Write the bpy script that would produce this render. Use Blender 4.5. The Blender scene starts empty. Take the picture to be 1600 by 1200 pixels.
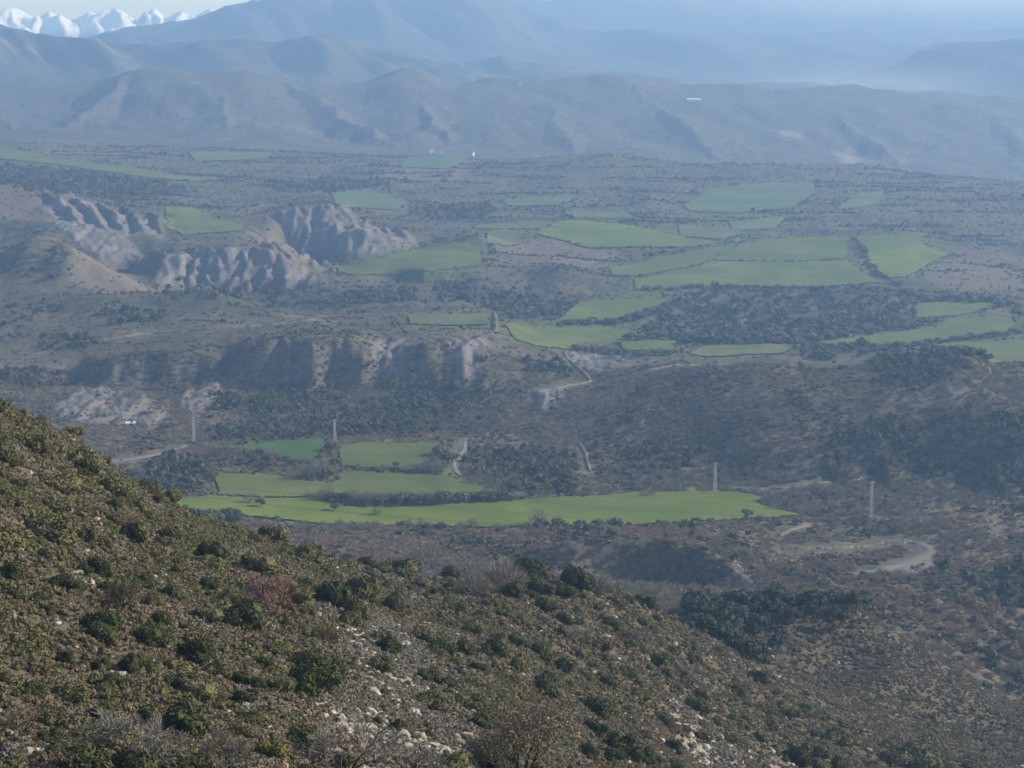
import bpy, bmesh, math, random
import numpy as np
from mathutils import Vector, Matrix, Euler
from mathutils.geometry import delaunay_2d_cdt

rng = np.random.default_rng(7)
random.seed(7)
S = bpy.context.scene
COL = S.collection

# ------------------------------------------------------------------ camera, sky, sun, exposure
W, H, F = 1600.0, 1200.0, 2986.0            # photograph size and focal length in its pixels
PITCH = math.atan(500.0 / F)                # looking down from a hillside over the valley
CAM = Vector((0.0, 0.0, 200.0))
SUN_AZ = math.radians(74)                   # clockwise from +Y (the view direction)
SUN_EL = math.radians(27)

cd = bpy.data.cameras.new('camera')
cam = bpy.data.objects.new('camera', cd)
COL.objects.link(cam)
cam.location = CAM
cam.rotation_euler = (math.pi / 2 - PITCH, 0, 0)
cd.sensor_width = 36.0
cd.lens = 36.0 * F / W
cd.clip_start = 0.5
cd.clip_end = 30000
S.camera = cam

world = bpy.data.worlds.new('World')
S.world = world
world.use_nodes = True
wn = world.node_tree
wn.nodes.clear()
sky = wn.nodes.new('ShaderNodeTexSky')
sky.sky_type = 'NISHITA'
sky.sun_disc = False
sky.sun_elevation = SUN_EL
sky.sun_rotation = SUN_AZ
sky.altitude = 900
sky.air_density = 1.0
sky.dust_density = 0.7
sky.ozone_density = 1.0
bg = wn.nodes.new('ShaderNodeBackground')
bg.inputs['Strength'].default_value = 0.14
wo = wn.nodes.new('ShaderNodeOutputWorld')
wn.links.new(sky.outputs[0], bg.inputs['Color'])
wn.links.new(bg.outputs[0], wo.inputs['Surface'])

sd = bpy.data.lights.new('sun', 'SUN')
sd.energy = 4.5
sd.angle = math.radians(0.55)
sd.color = (1.0, 0.93, 0.83)
sun = bpy.data.objects.new('sun', sd)
COL.objects.link(sun)
sdir = Vector((math.sin(SUN_AZ) * math.cos(SUN_EL), math.cos(SUN_AZ) * math.cos(SUN_EL), math.sin(SUN_EL)))
sun.rotation_euler = sdir.to_track_quat('Z', 'Y').to_euler()
sun.location = (500, 200, 480)

vs = S.view_settings
vs.view_transform = 'Standard'
vs.look = 'None'
vs.gamma = 1.0
vs.exposure = 0.42
vs.use_curve_mapping = False
S.cycles.filter_width = 1.6
S.cycles.max_bounces = 5
S.cycles.diffuse_bounces = 2
S.cycles.glossy_bounces = 1
S.cycles.transparent_max_bounces = 4
S.cycles.volume_bounces = 2

HAZE_DENSITY = 2.0e-4
HAZE_COLOR = (0.38, 0.61, 1.0)
HAZE_ABS = (0.30, 0.38, 1.0)
HAZE_G = 0.3

# ------------------------------------------------------------------ small helpers
ct, st = math.cos(PITCH), math.sin(PITCH)

def ray(px, py):
    a = (px - W / 2) / F
    b = (H / 2 - py) / F
    dx, dy, dz = a, ct + b * st, -st + b * ct
    return dx / dy, dz / dy                 # slopes per metre of depth

def project(x, y, z):
    zc = z - CAM.z
    dep = y * ct - zc * st
    up = y * st + zc * ct
    return W / 2 + F * x / dep, H / 2 - F * up / dep

def _hash(ix, iy, seed):
    h = (ix.astype(np.int64) * 374761393 + iy.astype(np.int64) * 668265263 + seed * 974634777) & 0x7fffffff
    h = (h ^ (h >> 13)) * 1274126177 & 0x7fffffff
    return (h ^ (h >> 16)) & 0x7fffffff

def noise(x, y, seed=0):
    x = np.asarray(x, float); y = np.asarray(y, float)
    ix = np.floor(x); iy = np.floor(y)
    fx = x - ix; fy = y - iy
    sx = fx * fx * fx * (fx * (fx * 6 - 15) + 10); sy = fy * fy * fy * (fy * (fy * 6 - 15) + 10)
    out = 0
    for ox in (0, 1):
        for oy in (0, 1):
            a = _hash(ix + ox, iy + oy, seed) * (2 * math.pi / 0x7fffffff)
            g = np.cos(a) * (fx - ox) + np.sin(a) * (fy - oy)
            out = out + g * (sx if ox else 1 - sx) * (sy if oy else 1 - sy)
    return out * 1.5

def fbm(x, y, octs=4, seed=0, gain=0.5):
    t = 0; a = 1.0
    for o in range(octs):
        t = t + a * noise(x * 2 ** o, y * 2 ** o, seed + o)
        a *= gain
    return t

def ridged(x, y, octs=3, seed=0, gain=0.5):
    t = 0; a = 1.0
    for o in range(octs):
        t = t + a * (1 - 2 * np.abs(noise(x * 2 ** o, y * 2 ** o, seed + o)))
        a *= gain
    return t

def smooth1(a, sig, axis):
    if sig <= 0: return a
    r = int(math.ceil(sig * 3))
    k = np.exp(-0.5 * (np.arange(-r, r + 1) / sig) ** 2); k /= k.sum()
    pad = [(0, 0)] * a.ndim; pad[axis] = (r, r)
    p = np.pad(a, pad, mode='edge')
    out = np.zeros_like(a)
    n = a.shape[axis]
    for i, w in enumerate(k):
        sl = [slice(None)] * a.ndim; sl[axis] = slice(i, i + n)
        out += w * p[tuple(sl)]
    return out

def sstep(a, b, x):
    t = np.clip((x - a) / (b - a), 0, 1)
    return t * t * (3 - 2 * t)

def in_poly(px, py, poly):
    inside = np.zeros(np.shape(px), bool)
    n = len(poly)
    for i in range(n):
        x1, y1 = poly[i]; x2, y2 = poly[(i + 1) % n]
        if y1 == y2: continue
        c = ((y1 > py) != (y2 > py)) & (px < (x2 - x1) * (py - y1) / (y2 - y1) + x1)
        inside ^= c
    return inside

# ------------------------------------------------------------------ the lie of the land
# Section lines across the valley, near to far: (photo column, photo row, depth in metres).
CURVES = [
 [(-300,1500,30),(0,1480,34),(400,1480,38),(800,1480,52),(1000,1480,72),(1200,1480,100),(1600,1480,130),(1900,1480,150)],
 [(-300,1235,62),(0,1230,70),(400,1230,80),(800,1235,112),(1000,1235,160),(1200,1235,225),(1600,1240,295),(1900,1250,330)],
 [(-300,1000,84),(0,1000,95),(200,1000,108),(400,1005,126),(600,1010,152),(800,1010,195),(1000,1030,262),(1200,1100,305),(1400,1155,335),(1600,1175,362),(1900,1225,385)],
 [(-300,560,150),(0,628,176),(60,655,182),(120,690,188),(200,748,196),(300,808,209),(430,842,227),(560,884,250),(640,908,266),(700,905,280),(800,896,296),(900,896,306),(970,918,313),(1070,972,326),(1200,1048,341),(1300,1098,353),(1400,1112,372),(1600,1142,386),(1900,1215,398)],
 [(-300,700,260),(0,745,272),(200,830,292),(430,910,322),(640,960,342),(900,970,366),(1070,1025,376),(1200,1066,378),(1300,1062,396),(1400,1045,402),(1500,1085,397),(1600,1128,396),(1900,1235,402)],
 [(-300,800,380),(0,800,400),(430,905,432),(640,945,442),(900,965,442),(1000,975,432),(1080,975,412),(1200,968,428),(1340,958,432),(1400,990,426),(1500,1047,416),(1600,1112,406),(1700,1170,402),(1900,1250,408)],
 [(-300,830,470),(0,830,470),(430,905,490),(640,935,490),(850,948,490),(1000,958,482),(1100,966,476),(1200,975,484),(1340,990,476),(1500,1082,462),(1600,1135,458),(1900,1235,455)],
 [(-300,840,560),(0,840,560),(430,852,580),(640,882,572),(850,904,584),(1000,916,588),(1100,922,582),(1150,924,566),(1200,925,562),(1300,925,560),(1450,938,552),(1600,962,540),(1900,1000,530)],
 [(-300,820,640),(0,830,640),(430,838,650),(640,846,642),(800,857,622),(860,862,590),(950,843,596),(1060,848,594),(1130,874,588),(1200,882,612),(1300,878,620),(1450,882,620),(1600,892,610),(1900,900,600)],
 [(-300,790,680),(0,790,690),(300,805,690),(430,815,687),(640,823,682),(950,823,682),(1100,817,690),(1240,807,702),(1340,851,656),(1450,850,656),(1600,850,652),(1900,850,652)],
 [(-300,690,830),(0,720,820),(180,718,815),(300,710,832),(340,697,850),(480,683,880),(525,690,865),(690,690,865),(720,720,815),(820,775,745),(1000,768,755),(1190,768,760),(1250,775,746),(1360,805,712),(1600,792,722),(1900,792,722)],
 [(-300,640,950),(0,640,950),(100,660,932),(200,668,928),(300,662,940),(480,641,980),(650,642,982),(720,690,890),(820,750,792),(1000,752,790),(1190,752,795),(1250,742,800),(1400,748,800),(1600,768,772),(1900,770,772)],
 [(-300,605,1010),(0,610,1000),(200,622,1000),(480,607,1040),(650,612,1022),(720,652,950),(820,692,890),(1000,690,868),(1100,698,840),(1180,705,806),(1300,700,808),(1450,692,806),(1600,688,784),(1900,690,780)],
 [(-300,590,1045),(0,595,1045),(160,600,1045),(350,600,1050),(420,600,1050),(560,600,1046),(640,595,1050),(720,620,1005),(820,640,965),(1000,632,925),(1100,628,895),(1200,624,872),(1400,612,856),(1500,605,852),(1600,636,838),(1900,650,830)],
 [(-300,560,1080),(0,575,1070),(100,565,1075),(160,552,1066),(200,545,1066),(320,545,1072),(345,560,1085),(380,545,1066),(420,528,1061),(560,524,1059),(590,552,1075),(615,556,1078),(650,534,1068),(700,532,1068),(750,530,1085),(800,548,1085),(900,592,1040),(950,592,1040),(1000,587,1005),(1100,571,962),(1180,565,945),(1250,572,940),(1320,577,936),(1420,558,930),(1500,549,926),(1540,562,922),(1600,606,910),(1900,660,900)],
 [(-300,540,1160),(0,540,1150),(200,522,1150),(480,506,1150),(600,516,1140),(750,516,1130),(800,531,1130),(900,566,1090),(1000,562,1100),(1100,576,1060),(1300,584,1050),(1420,572,1060),(1500,562,1080),(1600,604,1060),(1900,640,1050)],
 [(-300,500,1250),(0,500,1250),(100,490,1260),(250,476,1280),(330,463,1290),(450,486,1250),(520,500,1210),(600,496,1230),(700,491,1240),(790,501,1230),(850,530,1180),(920,551,1150),(980,549,1150),(1100,560,1110),(1230,546,1140),(1400,542,1150),(1600,572,1090),(1900,580,1080)],
 [(-300,470,1330),(0,470,1330),(100,456,1330),(250,457,1330),(330,474,1330),(450,490,1330),(520,484,1320),(600,482,1300),(700,480,1310),(800,501,1250),(920,501,1290),(1060,526,1230),(1200,531,1200),(1400,531,1200),(1600,531,1200),(1900,531,1200)],
 [(-300,440,1400),(0,446,1385),(60,440,1392),(120,440,1392),(200,452,1395),(250,461,1390),(350,474,1380),(450,480,1375),(520,472,1390),(600,456,1420),(700,461,1400),(800,471,1380),(920,481,1370),(1000,476,1390),(1100,481,1380),(1200,486,1360),(1400,486,1360),(1440,479,1375),(1550,476,1385),(1600,481,1370),(1900,481,1370)],
 [(-300,420,1450),(-100,420,1450),(0,395,1430),(30,373,1438),(58,361,1442),(100,371,1440),(150,402,1430),(200,434,1420),(235,458,1412),(270,460,1470),(300,458,1490),(400,453,1492),(445,447,1492),(500,442,1475),(600,437,1500),(700,442,1485),(800,452,1450),(900,462,1440),(960,452,1460),(1060,454,1450),(1200,450,1460),(1400,452,1455),(1440,468,1410),(1500,471,1400),(1600,471,1400),(1900,471,1400)],
 [(-300,410,1560),(0,404,1560),(60,390,1560),(150,412,1530),(200,430,1520),(235,420,1520),(265,395,1528),(300,390,1530),(400,380,1534),(440,388,1534),(460,402,1534),(500,425,1512),(540,426,1502),(600,429,1513),(660,418,1500),(720,423,1508),(800,426,1508),(880,418,1500),(960,444,1480),(1000,441,1490),(1200,446,1472),(1360,446,1478),(1440,446,1480),(1600,446,1490),(1900,446,1490)],
 [(-300,360,1640),(0,350,1640),(100,360,1620),(200,374,1610),(240,366,1650),(300,368,1650),(380,366,1650),(415,377,1664),(450,393,1690),(490,405,1690),(520,403,1660),(545,419,1535),(600,406,1590),(700,388,1640),(750,386,1650),(800,395,1640),(860,395,1640),(950,410,1600),(1000,415,1590),(1100,406,1620),(1200,405,1620),(1330,405,1620),(1400,401,1630),(1500,411,1620),(1600,420,1600),(1900,420,1600)],
 [(-300,300,1760),(0,302,1760),(60,300,1770),(100,321,1750),(200,332,1760),(270,336,1780),(380,342,1770),(420,337,1740),(440,330,1748),(480,321,1756),(515,316,1758),(540,345,1745),(560,350,1742),(575,349,1735),(640,362,1730),(700,365,1720),(800,365,1720),(860,355,1760),(900,350,1780),(1000,358,1760),(1080,370,1730),(1200,378,1700),(1320,372,1720),(1340,370,1720),(1420,366,1730),(1500,390,1670),(1600,395,1660),(1900,395,1660)],
 [(-300,284,1850),(0,285,1850),(100,301,1830),(200,313,1860),(300,313,1900),(400,319,1900),(500,313,1880),(560,326,1880),(700,331,1900),(800,331,1900),(900,336,1880),(1000,336,1880),(1100,341,1860),(1200,346,1850),(1300,341,1870),(1500,346,1850),(1600,350,1840),(1900,350,1840)],
 [(-300,278,2000),(0,280,2000),(100,286,2000),(200,291,2010),(300,293,2030),(500,299,2060),(600,301,2080),(700,306,2080),(800,311,2060),(900,309,2070),(1000,306,2080),(1080,326,1960),(1200,311,2060),(1280,301,2100),(1400,301,2100),(1600,311,2050),(1900,311,2050)],
 [(-300,250,2250),(0,256,2250),(200,266,2250),(330,281,2200),(500,276,2280),(700,271,2320),(800,276,2300),(1000,276,2300),(1200,281,2280),(1300,281,2280),(1400,286,2250),(1600,296,2180),(1900,300,2180)],
 [(-300,222,2600),(0,226,2600),(200,229,2600),(400,236,2600),(600,245,2560),(680,243,2600),(800,250,2580),(880,243,2560),(960,236,2560),(1010,244,2540),(1050,252,2500),(1100,256,2480),(1200,256,2450),(1370,256,2420),(1400,267,2400),(1500,277,2350),(1600,283,2300),(1900,300,2250)],
 [(-300,216,2800),(0,218,2800),(200,223,2800),(400,233,2800),(600,244,2800),(700,246,2800),(800,258,2800),(960,264,2800),(1100,272,2800),(1400,284,2750),(1600,292,2700),(1900,305,2700)],
 [(-300,208,3000),(0,211,3000),(200,216,3000),(400,228,3000),(600,237,3000),(800,249,3000),(1000,257,3000),(1200,263,3000),(1400,279,3000),(1600,285,3000),(1900,300,3000)],
 [(-300,195,3350),(0,197,3350),(200,185,3350),(400,189,3350),(500,209,3300),(600,219,3280),(650,203,3350),(800,215,3300),(1000,221,3300),(1200,229,3300),(1400,237,3300),(1600,245,3300),(1900,258,3300)],
 [(-300,125,3900),(0,127,3850),(100,127,3850),(150,125,3800),(180,118,3750),(205,110,3700),(230,106,3700),(320,106,3700),(380,108,3700),(430,118,3720),(460,127,3750),(520,132,3780),(570,127,3800),(600,115,3800),(620,108,3800),(635,107,3800),(660,110,3800),(690,122,3800),(710,128,3800),(760,122,3800),(800,120,3800),(870,118,3800),(950,119,3800),(1050,126,3800),(1150,133,3800),(1210,138,3800),(1250,136,3800),(1280,131,3800),(1330,136,3800),(1400,141,3800),(1500,148,3800),(1600,151,3800),(1900,165,3800)],
 [(-300,155,4250),(0,150,4250),(400,142,4250),(800,150,4250),(1200,165,4250),(1600,178,4250),(1900,185,4250)],
 [(-300,100,4700),(0,95,4700),(200,105,4700),(400,105,4700),(600,118,4700),(800,128,4700),(1000,140,4700),(1300,150,4700),(1600,130,4700),(1900,120,4700)],
 [(-300,30,5000),(0,41,5000),(60,52,5000),(110,60,5000),(150,63,5000),(200,68,5000),(250,74,5000),(300,66,5000),(360,63,5000),(420,65,5000),(470,62,5000),(505,55,5000),(530,58,5000),(570,72,5000),(600,74,5000),(650,92,5000),(700,94,5000),(760,90,5000),(785,90,5000),(800,98,5000),(900,108,5000),(1000,120,5000),(1100,128,5000),(1300,128,5000),(1350,114,5000),(1400,103,5000),(1420,90,5000),(1440,78,5000),(1490,68,5000),(1550,63,5000),(1600,58,5000),(1900,50,5000)],
 [(-300,80,5500),(0,85,5500),(400,95,5500),(800,105,5500),(1200,130,5500),(1600,100,5500),(1900,95,5500)],
 [(-300,75,6000),(0,72,6000),(200,70,6000),(400,55,6000),(600,50,6000),(800,70,6000),(1000,85,6000),(1600,80,6000),(1900,80,6000)],
 [(-300,70,6400),(0,68,6400),(140,60,6400),(200,47,6400),(260,36,6400),(320,22,6400),(390,3,6400),(450,-9,6400),(560,-14,6400),(700,-14,6400),(760,-10,6400),(800,0,6400),(850,26,6400),(900,44,6400),(1000,50,6400),(1200,51,6400),(1400,46,6400),(1600,44,6400),(1900,40,6400)],
 [(-300,75,6800),(600,75,6800),(900,65,6800),(1900,60,6800)],
 [(-300,78,7200),(500,75,7200),(700,20,7200),(800,-8,7200),(1000,-12,7200),(1250,-9,7200),(1450,-12,7200),(1900,-12,7200)],
 [(-300,80,7450),(1900,75,7450)],
 [(-300,58,7700),(200,58,7700),(500,70,7700),(1900,75,7700)],
 [(-300,36,8000),(0,36,8000),(200,36,8000),(330,30,8000),(420,34,8000),(520,50,8000),(700,60,8000),(1900,65,8000)],
 [(-300,90,8550),(1900,90,8550)],
]
NU = 720
UMAX = 0.36
U = np.linspace(-UMAX, UMAX, NU)
Y = np.concatenate([np.geomspace(4, 60, 22)[:-1], np.geomspace(60, 4250, 760)[:-1], np.geomspace(4250, 4250 + 4300 * 1.20, 150)])
for lo_, hi_, st_ in ((1035, 1100, 3.0), (1440, 1800, 3.2), (572, 604, 1.6)):     # finer sections where cliffs and gullies stand
    Y = np.sort(np.concatenate([Y[(Y < lo_ - st_) | (Y > hi_ + st_)], np.arange(lo_, hi_, st_)]))
NV = len(Y)
pxs = np.arange(-320, 1921, 4.0)
CY = [np.full(NU, 3.0)]; CZ = [np.full(NU, CAM.z - 1.65)]
FARK = 1.20                                 # ranges beyond the long hill stand farther off
def stretch(d): return np.where(d > 4250, 4250 + (d - 4250) * FARK, d)
for ci, c in enumerate(CURVES):
    c = np.array(c, float); c[:, 2] = stretch(c[:, 2])
    py = np.interp(pxs, c[:, 0], c[:, 1]); dd = np.interp(pxs, c[:, 0], c[:, 2])
    sg = 1.0 if c[:, 2].min() > 3600 else 3.0
    py = smooth1(py, sg, 0); dd = smooth1(dd, 5.0, 0)
    a = (pxs - W / 2) / F; b = (H / 2 - py) / F
    u = a / (ct + b * st)
    z = CAM.z + dd * (-st + b * ct) / (ct + b * st)
    CY.append(np.interp(U, u, dd)); CZ.append(np.interp(U, u, z))
CY = np.array(CY); CZ = np.array(CZ)
YY, UU = np.meshgrid(Y, U, indexing='ij')
XX = UU * YY
# spurs and gullies: the section is read a little nearer or farther along ridged noise
PXa, PYa = np.broadcast_arrays(W / 2 + UU * F, YY)
warp = np.zeros_like(XX)
m_mid = sstep(900, 1050, YY) * (1 - sstep(1480, 1700, YY))
warp += m_mid * 13 * ridged(XX / 55, YY / 260, 3, 11)
bad = 0.35 * sstep(1420, 1470, YY) * (1 - sstep(1740, 1790, YY)) * sstep(215, 250, PXa) * (1 - sstep(500, 560, PXa))
warp += bad * 46 * (ridged((XX + 0.35 * YY) / 34 + 0.5 * noise(XX / 70, YY / 70, 3), YY / 420, 2, 21))
bad2 = sstep(1640, 1700, YY) * (1 - sstep(1800, 1850, YY)) * sstep(90, 140, PXa) * (1 - sstep(280, 320, PXa))
warp += bad2 * 35 * ridged((XX + 0.3 * YY) / 40, YY / 500, 2, 25)
hil = sstep(2900, 3080, YY) * (1 - sstep(3620, 3760, YY))
warp += hil * 45 * ridged((XX + 0.55 * (YY - 3400)) / 300, YY / 2600, 3, 31)
YN = np.where(YY > 4250, 4250 + (YY - 4250) / 1.20, YY)   # depth before the far stretch
far = sstep(4280, 4500, YN) * (1 - sstep(4850, 5000, YN)) + sstep(5500, 5800, YN) * (1 - sstep(6250, 6400, YN))
warp += far * 330 * ridged((XX + 0.5 * YY) / 520, YY / 4000, 4, 41)
Z = np.empty_like(XX)
for j in range(NU):
    Z[:, j] = np.interp(Y + warp[:, j], CY[:, j], CZ[:, j])
Z = smooth1(smooth1(Z, 0.9, 0), 0.9, 1)
# isolated knolls: photo column, row of the foot, half width and depth in metres, height in metres
KNOLLS = [(738, 392, 1650, 30, 26, 11), (330, 470, 1300, 34, 40, 7), (60, 368, 1496, 30, 40, 4), (775, 512, 1180, 16, 20, 4), (585, 395, 1640, 26, 22, 10), (540, 400, 1640, 22, 18, 8)]
for kx, ky, kd, wx, wy, kh in KNOLLS:
    sx, _ = ray(kx, ky)
    r2 = ((XX - sx * kd) / wx) ** 2 + ((YY - kd) / wy) ** 2
    Z += kh * np.exp(-r2) * (1 + 0.25 * noise(XX / 12, YY / 12, 5))
def ridge_line(pts, left, right, amp=0.0, wob=0.0, pad=300):
    """raise the land to a spur falling away on both sides of a line of (column, row, depth, lift in metres)"""
    global Z
    q = []
    for px, py, d, *up_ in pts:
        sx_, sz_ = ray(px, py); q.append((sx_ * d, d, CAM.z + sz_ * d + (up_[0] if up_ else 0)))
    q = np.array(q)
    i0, i1 = np.searchsorted(Y, q[:, 1].min() - pad), np.searchsorted(Y, q[:, 1].max() + pad)
    X_, Y_ = XX[i0:i1], YY[i0:i1]
    wx = X_ + wob * noise(X_ / (wob * 5 + 1), Y_ / (wob * 5 + 1), 91)
    best = np.full(X_.shape, -1e9)
    for k in range(len(q) - 1):
        ax, ay, az = q[k]; bx, by, bz = q[k + 1]
        dx, dy = bx - ax, by - ay
        t = np.clip(((wx - ax) * dx + (Y_ - ay) * dy) / (dx * dx + dy * dy), 0, 1)
        ex, ey = wx - ax - t * dx, Y_ - ay - t * dy
        dist = np.hypot(ex, ey)
        sl = np.where(ex < 0, left, right)
        best = np.maximum(best, az + t * (bz - az) - sl * dist * (1 + amp * noise(X_ / (wob * 2.5 + 1), Y_ / (wob * 2.5 + 1), 92)))
    Z[i0:i1] = np.maximum(Z[i0:i1], best)
for pts, lf, sl in [
 ([(430,117,3700),(500,152,3520),(560,192,3270),(622,236,3020)], .36, .55), ([(634,107,3800),(648,140,3600),(668,175,3400),(700,215,3180),(730,243,3030)], .66, .40),
 ([(800,121,3800),(860,180,3430),(905,240,3060)], .36, .34), ([(960,119,3800),(1060,185,3420),(1130,248,3080)], .38, .34),
 ([(1250,136,3800),(1330,195,3420),(1420,262,3080)], .36, .32),
 ([(215,108,3700),(150,160,3420),(80,208,3080)], .5, .34), ([(330,107,3700),(345,170,3350),(370,224,3050)], .34, .34),
 ([(-40,127,3850),(-20,170,3400),(30,212,3060)], .4, .36), ([(1500,148,3800),(1580,205,3420),(1640,270,3100)], .4, .34)]:
    ridge_line(pts, lf, sl, .25, 16)
rs_ = random.Random(23)
for sx_, sy_ in [(-60, 20), (-18, 30), (8, 15), (18, 12), (40, 27), (58, 24), (76, 18), (90, 22), (112, 34), (136, 20), (160, 24), (178, 12), (190, 17), (226, 17), (236, 14), (262, 27), (288, 17), (306, 24), (328, 13), (342, 19)]:   # snow peaks
    dd_ = 4250 + (8000 + rs_.uniform(-60, 90) - 4250) * FARK
    for q_ in range(rs_.choice((3, 4, 5))):
        ox, oy, od = rs_.uniform(-38, 42), rs_.uniform(20, 46), rs_.uniform(120, 430)
        ridge_line([(sx_, sy_, dd_), (sx_ + ox * rs_.uniform(.3, .6), sy_ + oy * rs_.uniform(.3, .55), dd_ - od * .5), (sx_ + ox, sy_ + oy, dd_ - od)], rs_.uniform(.6, 1.1), rs_.uniform(.5, .9), .35, 14, 500)
# spurs on the brown hill right of centre
for pts in ([(1500,549,926),(1470,620,862,3),(1440,688,814)], [(1180,565,945),(1140,630,895,4),(1105,698,838)], [(1330,576,936),(1312,640,872,4),(1290,698,812)], [(1040,580,985),(1010,640,915,3),(985,690,870)], [(1420,558,930),(1395,630,866,3),(1370,694,810)], [(1560,575,918),(1545,640,850,3),(1530,688,800)]):
    ridge_line(pts, .55, .30, .4, 5, 60)
def rib(t, bt, lift, left=1.25, right=.75):
    (tx, ty, td), (bx, by, bd) = t, bt
    P_ = [(tx + (bx - tx) * s, ty + (by - ty) * s, td + (bd - td) * s, lift * u) for s, u in ((0, 0.25), (.3, .9), (.65, 1.0), (1, .35))]
    ridge_line(P_, left, right, .45, 3.0, 60)
for k in range(7):                                   # ribbed spur above the ravine
    s = k / 6
    rib((440 + 72 * s, 331 - 15 * s, 1750 + 8 * s), (492 + 74 * s, 404 - 34 * s + 6 * (k % 2), 1684 + 24 * s), 8.5 + (k % 3), 1.0, .62)
for k in range(9):                                   # grey badlands under the green shelf
    s = k / 8
    j_ = (k * 7 % 5) - 2
    rib((248 + 180 * s + 2 * j_, 392 - 12 * s, 1532 + 6 * s), (292 + 186 * s + 4 * j_, 457 - 12 * s, 1484 - 4 * s), 8.5 + (k * 5 % 4), 1.0, .6)
for k in range(6):
    s = k / 5
    rib((395 + 60 * s, 400 + 12 * s, 1522 - 5 * s), (415 + 80 * s, 440 + 3 * (k % 2), 1482), 3.5, 1.1, .8)
for k in range(5):                                   # mound left of the green terrace field
    s = k / 4
    rib((528 + 95 * s, 352 + 6 * s, 1700), (520 + 118 * s + 3 * (k % 2), 398 - 8 * s, 1668), 5.5, 1.2, .7)
for k in range(5):                                   # ribs of the far left slope
    s = k / 4
    rib((70 + 165 * s, 303 + 30 * s, 1760 - 20 * s), (140 + 112 * s, 372 - 6 * s, 1625 + 15 * s), 8, 1.1, .6)
Zb = Z.copy()

def cum_py(Zg):
    px, py = project(XX, YY, Zg)
    return px, py, np.minimum.accumulate(py, axis=0)

GPX, GPY, CUM = cum_py(Zb)

def hit(px, py):
    """first point of the land on the line of sight through a photo pixel -> (x, y)"""
    sx, _ = ray(px, py)
    ju = (sx + UMAX) / (2 * UMAX) * (NU - 1)
    j = int(np.clip(math.floor(ju), 0, NU - 2)); f = min(max(ju - j, 0), 1)
    col = GPY[:, j] * (1 - f) + GPY[:, j + 1] * f
    i = int(np.argmax((col <= py) & (Y > 45)))
    if i == 0: i = NV - 1
    a, b = col[i - 1], col[i]
    t = 0 if a == b else min(max((a - py) / (a - b), 0), 1)
    y = Y[i - 1] + t * (Y[i] - Y[i - 1])
    return sx * y, y

def hits(pts):
    return [hit(*p) for p in pts]

def densify(pts, step, closed=True):
    out = []
    n = len(pts)
    for i in range(n if closed else n - 1):
        a = np.array(pts[i], float); b = np.array(pts[(i + 1) % n], float)
        k = max(1, int(np.hypot(*(b - a)) / step))
        for q in range(k): out.append(tuple(a + (b - a) * q / k))
    if not closed: out.append(tuple(map(float, pts[-1])))
    return out

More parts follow.
